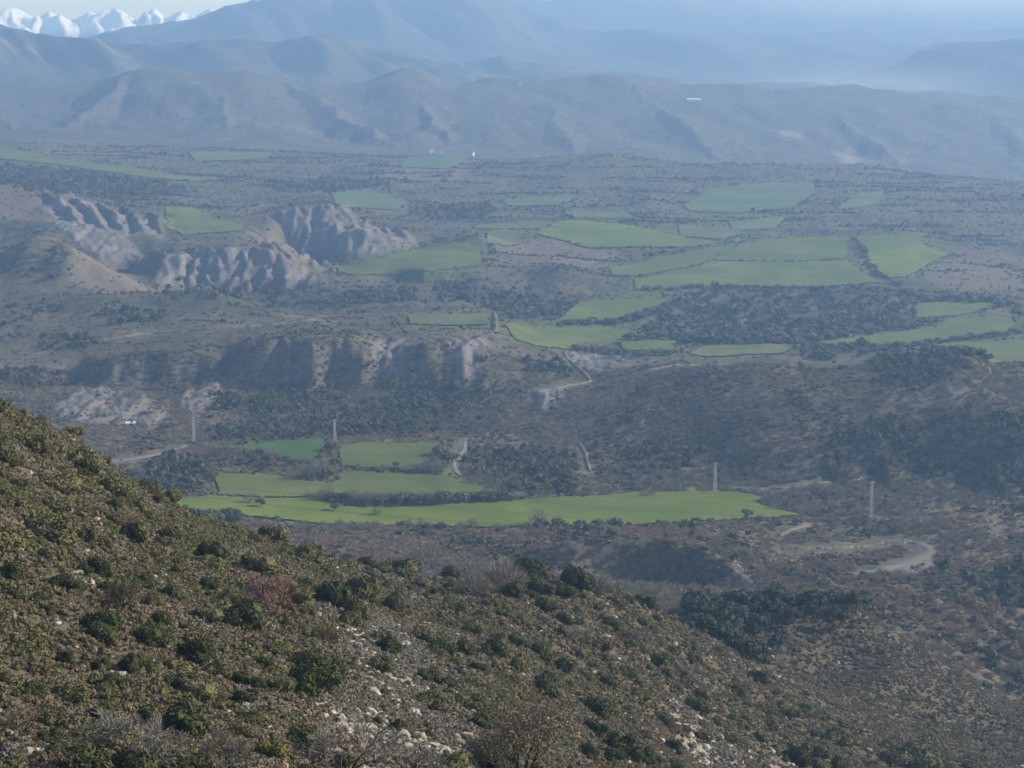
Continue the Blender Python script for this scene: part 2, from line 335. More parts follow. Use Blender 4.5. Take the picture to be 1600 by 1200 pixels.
# fields: (photo outline, tone, label)
FIELDS = [
 ([(327,697),(379,697),(447,688),(497,686),(512,690),(507,703),(491,719),(460,723),(438,716),(410,708),(376,703),(335,702)], 'deep', 'deep green cereal field behind scattered bushes, left end of the near fields'),
 ([(530,704),(560,694),(604,693),(688,693),(680,709),(665,725),(638,733),(594,733),(535,730)], 'mid', 'mid green field just left of the pale track bend'),
 ([(332,740),(410,742),(460,749),(519,756),(530,739),(576,738),(635,743),(700,743),(722,756),(760,764),(797,773),(798,779),(700,774),(560,774),(500,776),(430,779),(345,774)], 'mid', 'long mid green field above the hedgerow in the near valley'),
 ([(268,783),(330,776),(420,781),(500,779),(560,793),(640,793),(740,787),(830,783),(900,778),(1000,771),(1100,769),(1150,770),(1190,776),(1180,786),(1210,796),(1252,806),(1200,812),(1100,816),(950,822),(850,823),(740,823),(620,822),(560,822),(470,816),(400,810),(330,802),(275,792)], 'bright', 'longest bright green field in the near valley below the hedgerow'),
 ([(533,417),(580,408),(633,398),(700,384),(720,382),(745,388),(750,414),(700,420),(630,427),(560,428),(535,425)], 'mid', 'green terrace field left of the dark knoll'),
 ([(763,365),(790,362),(812,368),(815,378),(790,385),(765,380)], 'dry', 'small round yellowish field right of the dark knoll'),
 ([(840,366),(870,351),(900,347),(967,352),(1066,371),(1120,377),(1085,386),(1000,385),(916,386),(883,375)], 'bright', 'bright green domed field in the middle of the valley'),
 ([(745,353),(860,349),(850,357),(780,358),(745,357)], 'dry', 'thin yellowish strip field left of the bright domed field'),
 ([(520,304),(576,298),(633,316),(616,327),(530,322)], 'pale', 'pale green field above the ribbed badland spur'),
 ([(786,314),(886,307),(897,312),(866,320),(800,321)], 'pale', 'narrow pale green field high above the domed field'),
 ([(883,333),(976,334),(996,341),(900,340)], 'pale', 'thin pale strip field just above the domed field'),
 ([(629,261),(643,248),(733,247),(700,263)], 'pale', 'pale yellowish field in front of the far white houses'),
 ([(960,418),(1033,404),(1100,392),(1150,383),(1120,400),(1100,411),(1060,419),(1000,430),(960,428)], 'mid', 'sloping green field between the domed field and the terraces'),
 ([(995,438),(1060,425),(1095,420),(1112,411),(1170,411),(1250,410),(1320,411),(1332,421),(1370,440),(1300,446),(1200,447),(1100,446),(1000,453)], 'mid', 'broad green terrace above the dark tree belt'),
 ([(1120,403),(1160,383),(1226,376),(1300,373),(1322,379),(1320,403),(1232,407),(1125,406)], 'mid', 'square green terrace above the broad terrace'),
 ([(1343,373),(1415,368),(1450,390),(1478,398),(1412,432),(1383,432),(1362,419),(1360,400)], 'bright', 'bright green field right of the dark winding hedge'),
 ([(1072,320),(1116,298),(1166,290),(1266,288),(1270,303),(1233,324),(1150,332),(1083,328)], 'pale', 'large bluish green field high on the far right slope'),
 ([(1313,323),(1342,303),(1380,301),(1370,319),(1316,327)], 'pale', 'small pale field right of the large high field'),
 ([(1140,348),(1226,341),(1210,356),(1150,359)], 'pale', 'small bluish field below the large high field'),
 ([(1066,354),(1130,358),(1163,364),(1126,373),(1066,368)], 'dry', 'narrow yellowish field touching the right tip of the domed field'),
 ([(910,474),(1046,468),(1030,479),(960,497),(930,502),(873,502)], 'mid', 'green field left of the dark tree belt on the valley floor'),
 ([(793,510),(820,503),(840,515),(985,516),(975,530),(940,540),(886,545),(840,540),(810,530)], 'mid', 'green field beside the tall pale tree on the valley floor'),
 ([(970,536),(1053,534),(1046,547),(980,547)], 'mid', 'small green field below the dark tree belt'),
 ([(640,494),(760,493),(760,506),(700,508),(645,505)], 'dry', 'yellowish field below the orchard rows'),
 ([(1083,553),(1103,542),(1220,540),(1236,543),(1220,552),(1116,557)], 'dry', 'yellowish green field behind the brown scrub hill'),
 ([(1436,476),(1560,472),(1543,483),(1500,492),(1433,495)], 'mid', 'flat green field at the right end of the tree belt'),
 ([(1286,534),(1366,524),(1460,514),(1473,501),(1576,498),(1580,509),(1566,522),(1466,532),(1400,539),(1300,540)], 'mid', 'long bent green field right of the tree belt'),
 ([(1400,549),(1500,537),(1590,534),(1640,550),(1640,566),(1545,566),(1500,546)], 'mid', 'green field behind the wooded top of the scrub hill'),
 ([(1560,587),(1640,585),(1640,592),(1570,592)], 'deep', 'vivid green sliver of field at the right edge'),
 ([(262,327),(300,326),(340,345),(378,351),(372,360),(290,366),(266,355)], 'mid', 'green field on the shelf above the badlands'),
 ([(-80,222),(0,231),(43,238),(100,251),(213,264),(326,280),(300,282),(233,277),(100,258),(0,249),(-80,238)], 'mid', 'long green strip field above the dark forest at far left'),
 ([(300,239),(420,241),(410,249),(310,251)], 'pale', 'faint pale field at the foot of the far hill'),
]
fld_xy = []
for poly, tone, lab in FIELDS:
    if min(q[1] for q in poly) < 560:           # terraces meet at their hedges
        cx_ = sum(q[0] for q in poly) / len(poly); cy_ = sum(q[1] for q in poly) / len(poly)
        poly = [(x_ + 5 * (x_ - cx_) / (abs(x_ - cx_) + 12), y_ + 2.2 * (y_ - cy_) / (abs(y_ - cy_) + 3)) for x_, y_ in poly]
    pts = densify(poly, 5)
    xy = np.array(hits(pts))
    d = xy[:, 1].mean()
    n = np.arange(len(xy))
    jit = d * 0.0011
    xy[:, 0] += jit * noise(n * 0.37, n * 0 + d, 5); xy[:, 1] += 1.5 * jit * noise(n * 0.37, n * 0 + d, 6)
    fld_xy.append(xy)

def near_grid(xy, pad=0.0):
    i0 = np.searchsorted(Y, xy[:, 1].min() - pad) - 2; i1 = np.searchsorted(Y, xy[:, 1].max() + pad) + 2
    return max(i0, 0), min(i1, NV)

field_mask = np.zeros_like(Z, bool)
for xy in fld_xy:
    i0, i1 = near_grid(xy)
    field_mask[i0:i1] |= in_poly(XX[i0:i1], YY[i0:i1], [tuple(p) for p in xy])

def patch_mask(poly, soft=0.0):
    xy = np.array(hits(densify(poly, 6)))
    i0, i1 = near_grid(xy)
    m = np.zeros_like(Z)
    m[i0:i1] = in_poly(XX[i0:i1], YY[i0:i1], [tuple(p) for p in xy])
    return m

def soft_patch(polys, s0=1.5, s1=2.5):
    m = np.zeros_like(Z)
    for p in polys: m = np.maximum(m, patch_mask(p))
    return smooth1(smooth1(m, s0, 0), s1, 1)

WOOD = soft_patch([
 [(1045,462),(1120,452),(1300,456),(1420,468),(1430,500),(1300,528),(1230,536),(1110,538),(1000,520),(1030,490)],
 [(665,440),(760,450),(900,462),(910,475),(870,500),(790,500),(780,480),(700,474)],
 [(-60,252),(60,262),(150,272),(260,288),(300,300),(180,312),(60,300),(-60,280)],
 [(420,285),(520,278),(620,290),(600,296),(520,300),(430,302)],
 [(720,722),(740,705),(860,700),(905,720),(900,760),(850,778),(810,768),(745,752)],
 [(540,645),(600,622),(700,616),(740,630),(700,670),(640,682),(550,676),(340,690),(340,668)],
 [(215,735),(260,708),(320,718),(335,742),(330,772),(270,780),(215,770)],
 [(1290,672),(1450,656),(1700,640),(1700,760),(1600,768),(1430,744),(1300,716)],
 [(1360,560),(1440,552),(1530,552),(1500,590),(1440,610),(1360,600)],
 [(1545,1062),(1600,1050),(1680,1075),(1680,1130),(1590,1088)],
 [(970,705),(1060,690),(1100,705),(1090,735),(985,740)],
 [(380,452),(500,446),(560,470),(540,485),(440,480)],
 [(160,484),(260,488),(250,508),(170,505)], [(0,478),(110,474),(100,486),(0,492)], [(-40,500),(60,498),(50,512),(-40,516)], [(60,520),(160,528),(150,545),(70,545)],
 [(-40,575),(70,582),(140,592),(100,606),(-40,600)], [(330,618),(470,610),(560,620),(540,640),(420,650),(340,640)], [(250,448),(340,455),(400,470),(330,474),(270,466)], [(20,400),(90,380),(130,400),(90,430),(20,440)],
 [(560,610),(640,604),(740,604),(730,622),(640,628)], [(840,560),(900,575),(880,590),(820,585)], [(530,455),(640,446),(660,470),(600,476),(540,474)], [(900,545),(985,552),(975,562),(900,558)], [(1000,395),(1080,390),(1070,398),(1000,402)],
 [(1480,900),(1700,870),(1700,960),(1560,960)],
 [(640,325),(760,318),(780,335),(700,345),(640,340)],
 [(1240,540),(1330,540),(1460,545),(1380,560),(1250,565)],
])
PINE = soft_patch([[(1075,985),(1085,958),(1150,938),(1230,932),(1320,940),(1350,955),(1330,985),(1260,1008),(1220,1030),(1165,1045),(1110,1000)]], 0.5, 1.0)
ROCK = soft_patch([
 [(80,640),(130,605),(200,600),(260,640),(240,668),(110,665)],
 [(255,395),(400,385),(470,415),(500,440),(400,452),(300,455),(240,445)],
 [(430,330),(540,315),(560,365),(520,400),(470,405)],
 [(510,355),(560,350),(640,365),(650,385),(560,400),(510,395)],
 [(270,620),(370,590),(380,605),(300,650)],
 [(1135,885),(1155,880),(1190,935),(1170,945)],
 [(1300,235),(1330,230),(1345,255),(1320,258)],
 [(1215,205),(1255,205),(1255,218),(1225,218)],
 [(575,535),(630,530),(640,600),(600,610)],
 [(700,530),(760,528),(745,590),(720,600)],
 [(880,548),(960,555),(990,570),(930,585),(890,570)],
 [(830,612),(880,604),(870,640),(845,640)],
 [(1470,600),(1500,600),(1500,640),(1480,640)],
 [(60,330),(110,300),(160,330),(235,420),(140,400)],
 [(160,330),(250,350),(250,370),(180,370)],
 [(1360,905),(1420,872),(1470,875),(1440,905)],
], 1.0, 1.5)
RED = soft_patch([
 [(60,218),(215,220),(220,240),(120,248),(60,240)], [(350,318),(430,316),(420,345),(380,340)],
 [(-60,290),(60,292),(100,320),(60,345),(-60,340)], [(380,345),(430,350),(470,410),(440,420),(395,375)],
 [(800,378),(880,372),(960,400),(940,415),(820,420),(780,395)], [(120,395),(170,400),(235,455),(180,465),(110,440)],
 [(1280,780),(1420,770),(1600,770),(1700,800),(1600,830),(1350,820)], [(1500,385),(1600,400),(1600,450),(1480,455),(1440,440)],
 [(1400,590),(1480,600),(1450,630),(1380,620)], [(660,235),(760,250),(700,290),(560,290)],
], 2.0, 4.0)
STONY = soft_patch([[(500,960),(560,955),(620,980),(700,1060),(760,1150),(740,1230),(560,1230),(480,1150),(520,1060)], [(1040,1080),(1100,1100),(1180,1230),(1080,1230)], [(1180,1140),(1230,1180),(1260,1230),(1200,1230)]], 2, 4)

# badland ribs: sharp spurs running down to the right with shaded left flanks
def ribs(polys, wl, amp, k, seed):
    m = soft_patch(polys, 1.0, 2.0)
    s_ = (XX + k * YY + 9 * noise(XX / 55, YY / 80, seed) + 3 * noise(XX / 14, YY / 22, seed + 7)) / wl
    fr_ = s_ - np.floor(s_)
    tri = np.where(fr_ < 0.35, fr_ / 0.35, (1 - fr_) / 0.65)
    var = 0.65 + 0.5 * noise(np.floor(s_) * 0.7, YY / 90, seed + 1)
    return m * amp * var * (tri - 0.4)
RIB = 0
RIB += ribs([[(545,528),(640,530),(760,530),(770,600),(560,605)], [(380,545),(420,528),(560,525),(560,605),(400,605)]], 9, 2.2, 0.1, 101)
RIB += ribs([[(1120,880),(1160,870),(1300,880),(1330,925),(1180,945)]], 7, 2.0, 0.35, 103)
RIB += ribs([[(1380,960),(1600,900),(1660,930),(1660,1080),(1520,1050)]], 12, 2.6, 0.45, 105)
# relief on top
keep = 1 - smooth1(smooth1(field_mask.astype(float), 1.2, 0), 1.2, 1)
Z += keep * (0.25 * np.clip(YY / 200, .3, 1)) * fbm(XX / 6, YY / 6, 3, 51)
Z += keep * sstep(60, 200, YY) * (1 - sstep(2400, 2900, YY)) * 1.1 * fbm(XX / 40, YY / 55, 4, 52)
Z += keep * sstep(380, 460, YY) * (1 - sstep(560, 640, YY)) * 1.6 * ridged((XX + YY * .6) / 26, (YY) / 60, 3, 57)
Z += RIB * keep
Z += ROCK * sstep(800, 900, YY) * (1 - sstep(2800, 3000, YY)) * 1.8 * ridged(XX / 14, YY / 30, 3, 53)
hl = sstep(2950, 3150, YY) * (1 - sstep(4000, 4250, YY))
Z += hl * 7 * fbm(XX / 130, YY / 200, 5, 54)
fr = sstep(4400, 4700, YN) * (1 - sstep(8300, 8550, YN))
Z += fr * 12 * fbm(XX / 200, YY / 300, 5, 55)
sn = sstep(7500, 7700, YN) * (1 - sstep(8200, 8500, YN)) * (1 - sstep(400, 520, PXa))
Z += sn * 9 * (ridged((XX + 0.45 * YY) / 120 + 0.3 * noise(XX / 150, YY / 150, 8), (YY - .4 * XX) / 240, 4, 56, 0.55) - 0.3)
GPX, GPY, CUM = cum_py(Z)

def height(x, y):
    x = np.asarray(x, float); y = np.asarray(y, float)
    fi = np.interp(y, Y, np.arange(NV)); fj = (np.clip(x / np.maximum(y, 1), -UMAX, UMAX) + UMAX) / (2 * UMAX) * (NU - 1)
    i = np.clip(fi.astype(int), 0, NV - 2); j = np.clip(fj.astype(int), 0, NU - 2)
    a = fi - i; b = fj - j
    return (Z[i, j] * (1 - a) + Z[i + 1, j] * a) * (1 - b) + (Z[i, j + 1] * (1 - a) + Z[i + 1, j + 1] * a) * b

def gridval(G, x, y):
    i = np.clip(np.round(np.interp(y, Y, np.arange(NV))).astype(int), 0, NV - 1)
    j = np.clip(np.round((x / np.maximum(y, 1) + UMAX) / (2 * UMAX) * (NU - 1)).astype(int), 0, NU - 1)
    return G[i, j]

VIS = CUM                                   # highest photo row covered so far by nearer land

# ------------------------------------------------------------------ materials
def new_mat(name, rough=0.9, spec=0.15):
    m = bpy.data.materials.new(name)
    m.use_nodes = True
    nt = m.node_tree
    p = nt.nodes['Principled BSDF']
    p.inputs['Roughness'].default_value = rough
    p.inputs['Specular IOR Level'].default_value = spec
    return m, nt, p

def node(nt, kind, **kw):
    n = nt.nodes.new(kind)
    for k, v in kw.items():
        if k in ('operation', 'data_type', 'blend_type', 'attribute_name', 'attribute_type', 'wave_type', 'feature', 'noise_dimensions'): setattr(n, k, v)
        else: n.inputs[k].default_value = v
    return n

def mixrgb(nt, fac, a, b, blend='MIX'):
    n = nt.nodes.new('ShaderNodeMix'); n.data_type = 'RGBA'; n.blend_type = blend
    for s, v in ((n.inputs[0], fac), (n.inputs[6], a), (n.inputs[7], b)):
        if hasattr(v, 'links') or isinstance(v, bpy.types.NodeSocket): nt.links.new(v, s)
        elif isinstance(v, (int, float)): s.default_value = v
        else: s.default_value = (*v, 1) if len(v) == 3 else v
    return n.outputs[2]

def ramp(nt, src, stops):
    n = nt.nodes.new('ShaderNodeValToRGB')
    e = n.color_ramp.elements
    while len(e) > 1: e.remove(e[-1])
    e[0].position, c = stops[0]; e[0].color = (c, c, c, 1) if isinstance(c, (int, float)) else (*c, 1)
    for pos, c in stops[1:]:
        k = e.new(pos); k.color = (c, c, c, 1) if isinstance(c, (int, float)) else (*c, 1)
    nt.links.new(src, n.inputs[0])
    return n.outputs[0]

def tex(nt, scale, detail=4, rough=0.55, obj=True):
    g = nt.nodes.new('ShaderNodeNewGeometry')
    n = node(nt, 'ShaderNodeTexNoise', Scale=scale, Detail=detail, Roughness=rough)
    nt.links.new(g.outputs['Position'], n.inputs['Vector'])
    return n.outputs[0]

def terrain_mat(name, speck_scale, speck_dark, fine_scale, bump=0.0):
    """land cover from the 'cover' attribute, broken up by scrub specks and fine grain"""
    m, nt, p = new_mat(name, 0.95, 0.05)
    at = node(nt, 'ShaderNodeAttribute', attribute_name='cover')
    sp = node(nt, 'ShaderNodeAttribute', attribute_name='speck')
    n1 = tex(nt, speck_scale, 5, 0.62)
    r1 = ramp(nt, n1, [(0.44, 0.0), (0.56, 1.0)])
    mu = node(nt, 'ShaderNodeMath', operation='MULTIPLY'); nt.links.new(r1, mu.inputs[0]); nt.links.new(sp.outputs['Fac'], mu.inputs[1])
    c = mixrgb(nt, mu.outputs[0], at.outputs['Color'], speck_dark)
    n2 = tex(nt, fine_scale, 5, 0.65)
    r2 = ramp(nt, n2, [(0.3, 0.62), (0.7, 1.38)])
    c = mixrgb(nt, 1.0, c, r2, 'MULTIPLY')
    nt.links.new(c, p.inputs['Base Color'])
    if bump:
        b = node(nt, 'ShaderNodeBump', Strength=0.7, Distance=bump)
        nt.links.new(n2, b.inputs['Height']); nt.links.new(b.outputs[0], p.inputs['Normal'])
    return m

# ------------------------------------------------------------------ land cover albedo
def lerp(c, col, w):
    return c + (np.array(col) - c) * np.asarray(w)[..., None]

n_a = fbm(XX / 60, YY / 90, 4, 61); n_b = fbm(XX / 14, YY / 20, 3, 62); n_c = fbm(XX / 250, YY / 400, 3, 63)
cov = np.zeros(XX.shape + (3,)) + np.array((0.112, 0.102, 0.070))
cov = lerp(cov, (0.085, 0.085, 0.055), sstep(-0.1, 0.5, n_a))
cov = lerp(cov, (0.150, 0.122, 0.095), sstep(0.15, 0.7, n_b) * 0.6)
nearm = 1 - sstep(330, 480, YY)
cov = lerp(cov, (0.108, 0.088, 0.056), nearm * 0.8)
cov = lerp(cov, (0.160, 0.132, 0.096), nearm * sstep(0.25, 0.6, n_b) * 0.35)
midm = sstep(430, 520, YY) * (1 - sstep(2700, 2900, YY))
cov = lerp(cov, (0.062, 0.064, 0.044), midm * sstep(0.05, 0.5, fbm(XX / 75, YY / 95, 4, 67)) * 0.75)
cov = lerp(cov, (0.142, 0.122, 0.082), midm * sstep(0.15, 0.55, fbm(XX / 110, YY / 70, 4, 68)) * 0.6)
cov = lerp(cov, (0.26, 0.225, 0.18), STONY * sstep(-0.3, 0.4, n_b) * 0.8)
cov = lerp(cov, (0.092, 0.096, 0.062), WOOD * 0.7)
verge = smooth1(smooth1(field_mask.astype(float), 7, 0), 9, 1)
cov = lerp(cov, (0.105, 0.125, 0.050), np.clip(verge * 2.4, 0, 1) * sstep(-.6, .1, n_b + n_a) * 0.85)
cov = lerp(cov, (0.140, 0.112, 0.086), RED * 0.75)
cov = lerp(cov, (0.150, 0.139, 0.134), ROCK * (0.55 + 0.45 * sstep(-0.4, 0.4, n_b)))
cov = lerp(cov, (0.10, 0.10, 0.055), sstep(1900, 2200, YY) * (1 - sstep(2700, 2900, YY)) * sstep(-0.2, 0.4, n_c) * 0.6)
mt = sstep(2850, 3050, YY)
cov = lerp(cov, (0.122, 0.108, 0.080), mt * 0.8)
cov = lerp(cov, (0.19, 0.175, 0.15), mt * sstep(0.45, 0.75, fbm(XX / 160, YY / 120, 4, 65)) * (1 - WOOD) * 0.55)
cov = lerp(cov, (0.05, 0.06, 0.045), sstep(4300, 4600, YN) * 0.5)
cov = lerp(cov, (0.25, 0.22, 0.19), sstep(4300, 4500, YN) * (1 - sstep(5100, 5300, YN)) * sstep(0.3, 0.6, fbm((XX + .5 * YY) / 130, YY / 240, 4, 66)) * 0.5)
cov = lerp(cov, (0.25, 0.22, 0.19), ROCK * mt)
gy, gx = np.gradient(Z); slope = np.abs(gy / np.gradient(Y)[:, None])
cov = lerp(cov, (0.13, 0.12, 0.115), (slope > 0.75) * sstep(900, 1000, YY) * (1 - sstep(2500, 2700, YY)) * 0.5)
cov *= (1 + 0.22 * midm)[..., None] * np.array((1.04, 1.0, 0.96))
speck = np.clip(0.14 + 0.26 * sstep(600, 1100, YY) + 0.12 * sstep(2800, 3100, YY) + 0.25 * WOOD - 0.7 * ROCK - 0.45 * RED, 0, 0.95) * keep
speck = np.where(YN > 7400, 0, speck)

def grid_object(name, i0, i1, mat, label):
    n = i1 - i0
    v = np.stack([XX[i0:i1], YY[i0:i1], Z[i0:i1]], -1).reshape(-1, 3).astype(np.float32)
    a = (np.arange(n - 1)[:, None] * NU + np.arange(NU - 1)[None, :]).ravel()
    q = np.stack([a, a + 1, a + NU + 1, a + NU], -1).astype(np.int32)
    me = bpy.data.meshes.new(name)
    me.vertices.add(len(v)); me.vertices.foreach_set('co', v.ravel())
    me.loops.add(q.size); me.loops.foreach_set('vertex_index', q.ravel())
    me.polygons.add(len(q)); me.polygons.foreach_set('loop_start', np.arange(0, q.size, 4, dtype=np.int32))
    me.polygons.foreach_set('use_smooth', np.ones(len(q), bool))
    me.update(calc_edges=True)
    at = me.attributes.new('cover', 'FLOAT_COLOR', 'POINT')
    c4 = np.concatenate([cov[i0:i1].reshape(-1, 3), np.ones((len(v), 1))], 1).astype(np.float32)
    at.data.foreach_set('color', c4.ravel())
    at = me.attributes.new('speck', 'FLOAT', 'POINT'); at.data.foreach_set('value', speck[i0:i1].ravel().astype(np.float32))
    me.materials.append(mat)
    o = bpy.data.objects.new(name, me); COL.objects.link(o)
    o['kind'] = 'structure'; o['label'] = label
    return o

M_near = terrain_mat('scrub_ground', 0.9, (0.055, 0.052, 0.030), 2.2, 0.25)
M_mid = terrain_mat('valley_ground', 0.16, (0.045, 0.047, 0.033), 0.5, 0.8)
M_hill = terrain_mat('hill_ground', 0.09, (0.040, 0.048, 0.034), 0.10, 4.0)
M_far = terrain_mat('mountain_ground', 0.02, (0.030, 0.040, 0.035), 0.04, 10.0)

def row(y): return int(np.searchsorted(Y, y))
r1, r2, r3, r4, r5 = row(455), row(2850), row(4250), row(4250 + 1200 * FARK), row(4250 + 3150 * FARK)
grid_object('hillside', 0, r1 + 1, M_near, 'near scrubby hillside falling away to the right')
grid_object('ground', r1, r2 + 1, M_mid, 'valley land of brown scrub, gullies and terraces')
grid_object('hill', r2, r3 + 1, M_hill, 'long hazy grey hill ridge across the valley')
grid_object('hill', r3, r4 + 1, M_far, 'blue hazy ridge behind the long grey hill')
grid_object('mountain', r4, r5 + 1, M_far, 'pale blue mountain rising out of the frame')

ms, nt, p = new_mat('snow_and_rock', 0.6, 0.2)
g = nt.nodes.new('ShaderNodeNewGeometry')
sx = nt.nodes.new('ShaderNodeSeparateXYZ'); nt.links.new(g.outputs['Normal'], sx.inputs[0])
nz_ = node(nt, 'ShaderNodeMath', operation='MULTIPLY_ADD'); nt.links.new(tex(nt, 0.02, 5, 0.6), nz_.inputs[0]); nz_.inputs[1].default_value = 0.5; nt.links.new(sx.outputs['Z'], nz_.inputs[2])
r = ramp(nt, nz_.outputs[0], [(0.90, 0.0), (0.97, 1.0)])
sp2 = nt.nodes.new('ShaderNodeSeparateXYZ'); nt.links.new(g.outputs['Position'], sp2.inputs[0])
mr = node(nt, 'ShaderNodeMapRange'); nt.links.new(sp2.outputs['Z'], mr.inputs[0])
mr.inputs[1].default_value = 300; mr.inputs[2].default_value = 350
mm = node(nt, 'ShaderNodeMath', operation='MULTIPLY'); nt.links.new(r, mm.inputs[0]); nt.links.new(mr.outputs[0], mm.inputs[1])
nt.links.new(mixrgb(nt, mm.outputs[0], (0.16, 0.16, 0.17), (0.92, 0.92, 0.93)), p.inputs['Base Color'])
grid_object('snow_mountain', r5, NV, ms, 'far snow covered peaks on the skyline')

# ------------------------------------------------------------------ fields and tracks, draped over the land
TONES = {'bright': (0.132, 0.188, 0.020), 'mid': (0.122, 0.162, 0.032), 'deep': (0.064, 0.140, 0.026), 'dry': (0.130, 0.160, 0.055), 'pale': (0.105, 0.165, 0.060)}

def field_mat(tone):
    m, nt, p = new_mat('crop_' + tone, 0.85, 0.1)
    c = TONES[tone]
    n1 = tex(nt, 0.018, 4, 0.6)
    c1 = mixrgb(nt, ramp(nt, n1, [(0.38, 0.0), (0.62, 1.0)]), tuple(k * 0.80 for k in c), (c[0] * 1.35, c[1] * 1.12, c[2] * 1.3))
    n2 = tex(nt, 0.35, 5, 0.7)
    c2 = mixrgb(nt, ramp(nt, n2, [(0.50, 0.0), (0.75, 0.6)]), c1, (0.125, 0.115, 0.06))
    n4 = tex(nt, 0.05, 5, 0.65)
    c2 = mixrgb(nt, ramp(nt, n4, [(0.44, 0.0), (0.66, 0.5)]), c2, (c[0] * .62, c[1] * .72, c[2] * .7))
    g = nt.nodes.new('ShaderNodeNewGeometry')
    mp = nt.nodes.new('ShaderNodeMapping'); mp.inputs['Rotation'].default_value = (0, 0, 0.35)
    nt.links.new(g.outputs['Position'], mp.inputs[0])
    wv = node(nt, 'ShaderNodeTexWave', Scale=0.09, Distortion=1.5, Detail=2)
    wv.bands_direction = 'Y'
    nt.links.new(mp.outputs[0], wv.inputs[0])
    wv2 = node(nt, 'ShaderNodeTexWave', Scale=0.0135, Distortion=0.6, Detail=1); wv2.bands_direction = 'Y'
    nt.links.new(mp.outputs[0], wv2.inputs[0])
    c2 = mixrgb(nt, ramp(nt, wv2.outputs['Fac'], [(0.95, 0.0), (0.985, 0.55)]), c2, (0.10, 0.09, 0.05))
    c3 = mixrgb(nt, 1.0, c2, ramp(nt, wv.outputs['Fac'], [(0.0, 0.86), (1.0, 1.08)]), 'MULTIPLY')
    nt.links.new(c3, p.inputs['Base Color'])
    b = node(nt, 'ShaderNodeBump', Strength=0.6, Distance=0.35)
    nt.links.new(tex(nt, 1.4, 3, 0.7), b.inputs['Height']); nt.links.new(b.outputs[0], p.inputs['Normal'])
    return m
FM = {k: field_mat(k) for k in TONES}

def mesh_obj(name, verts, faces, mat, parent=None, smooth=False):
    me = bpy.data.meshes.new(name)
    me.from_pydata([tuple(v) for v in verts], [], faces)
    if smooth: me.polygons.foreach_set('use_smooth', np.ones(len(me.polygons), bool))
    me.materials.append(mat)
    o = bpy.data.objects.new(name, me); COL.objects.link(o)
    if parent: o.parent = parent
    return o

for (poly, tone, lab), xy in zip(FIELDS, fld_xy):
    i0, i1 = near_grid(xy)
    gx_, gy_ = XX[i0:i1:2, ::2].ravel(), YY[i0:i1:2, ::2].ravel()
    keepm = in_poly(gx_, gy_, [tuple(p) for p in xy])
    pts = [Vector(p) for p in xy] + [Vector(p) for p in zip(gx_[keepm], gy_[keepm])]
    n = len(xy)
    vo, _, fo, _, _, _ = delaunay_2d_cdt(pts, [], [list(range(n))], 1, 1e-3)
    va = np.array([(v.x, v.y) for v in vo])
    off = 0.35 + 0.0003 * va[:, 1]
    zz = height(va[:, 0], va[:, 1]) + off
    o = mesh_obj('field', np.column_stack([va, zz]), fo, FM[tone], smooth=True)
    o['kind'] = 'structure'; o['label'] = lab

mtk, nt, p = new_mat('dirt', 0.95, 0.05)
nt.links.new(mixrgb(nt, tex(nt, 0.7, 4, 0.6), (0.13, 0.114, 0.092), (0.22, 0.198, 0.168)), p.inputs['Base Color'])
CLEAR = np.zeros(Z.shape, bool)              # ground kept free of scrub along the tracks
TRACKS = [
 ([(1215,838),(1235,829),(1262,819)], 2.6, 'short pale dirt track at the right end of the long field'),
 ([(1222,857),(1290,857),(1345,855),(1385,851)], 2.2, 'thin dirt track leading left from the turning place'),
 ([(1372,848),(1410,846),(1440,850),(1456,861),(1440,871),(1405,884),(1365,892),(1325,899)], 5.5, 'pale dirt track curving round the turning place'),
 ([(728,690),(726,702),(714,714),(706,728),(712,738),(722,747)], 2.8, 'pale track bending past the right end of the fields'),
 ([(836,613),(880,604),(926,596),(912,582),(893,567),(880,550)], 3.0, 'pale track zigzagging down the cut slope'),
 ([(985,586),(1010,579),(1050,572),(1098,571)], 3.5, 'pale track along the left shoulder of the scrub hill'),
 ([(160,532),(220,522),(275,519),(330,514),(420,508),(495,500)], 1.4, 'thin track across the brown plateau'),
 ([(165,722),(210,717),(250,709),(292,696)], 3.0, 'pale track just behind the near hillside'),
 ([(378,352),(412,368),(440,388),(462,408),(472,418)], 5.0, 'pale track running down the badland ridge'),
 ([(1150,765),(1220,764),(1265,756),(1310,753)], 1.8, 'thin dirt path behind the right end of the long field'),
 ([(905,690),(916,712),(921,738)], 1.6, 'pale washed out gully on the scrub hill'),
]
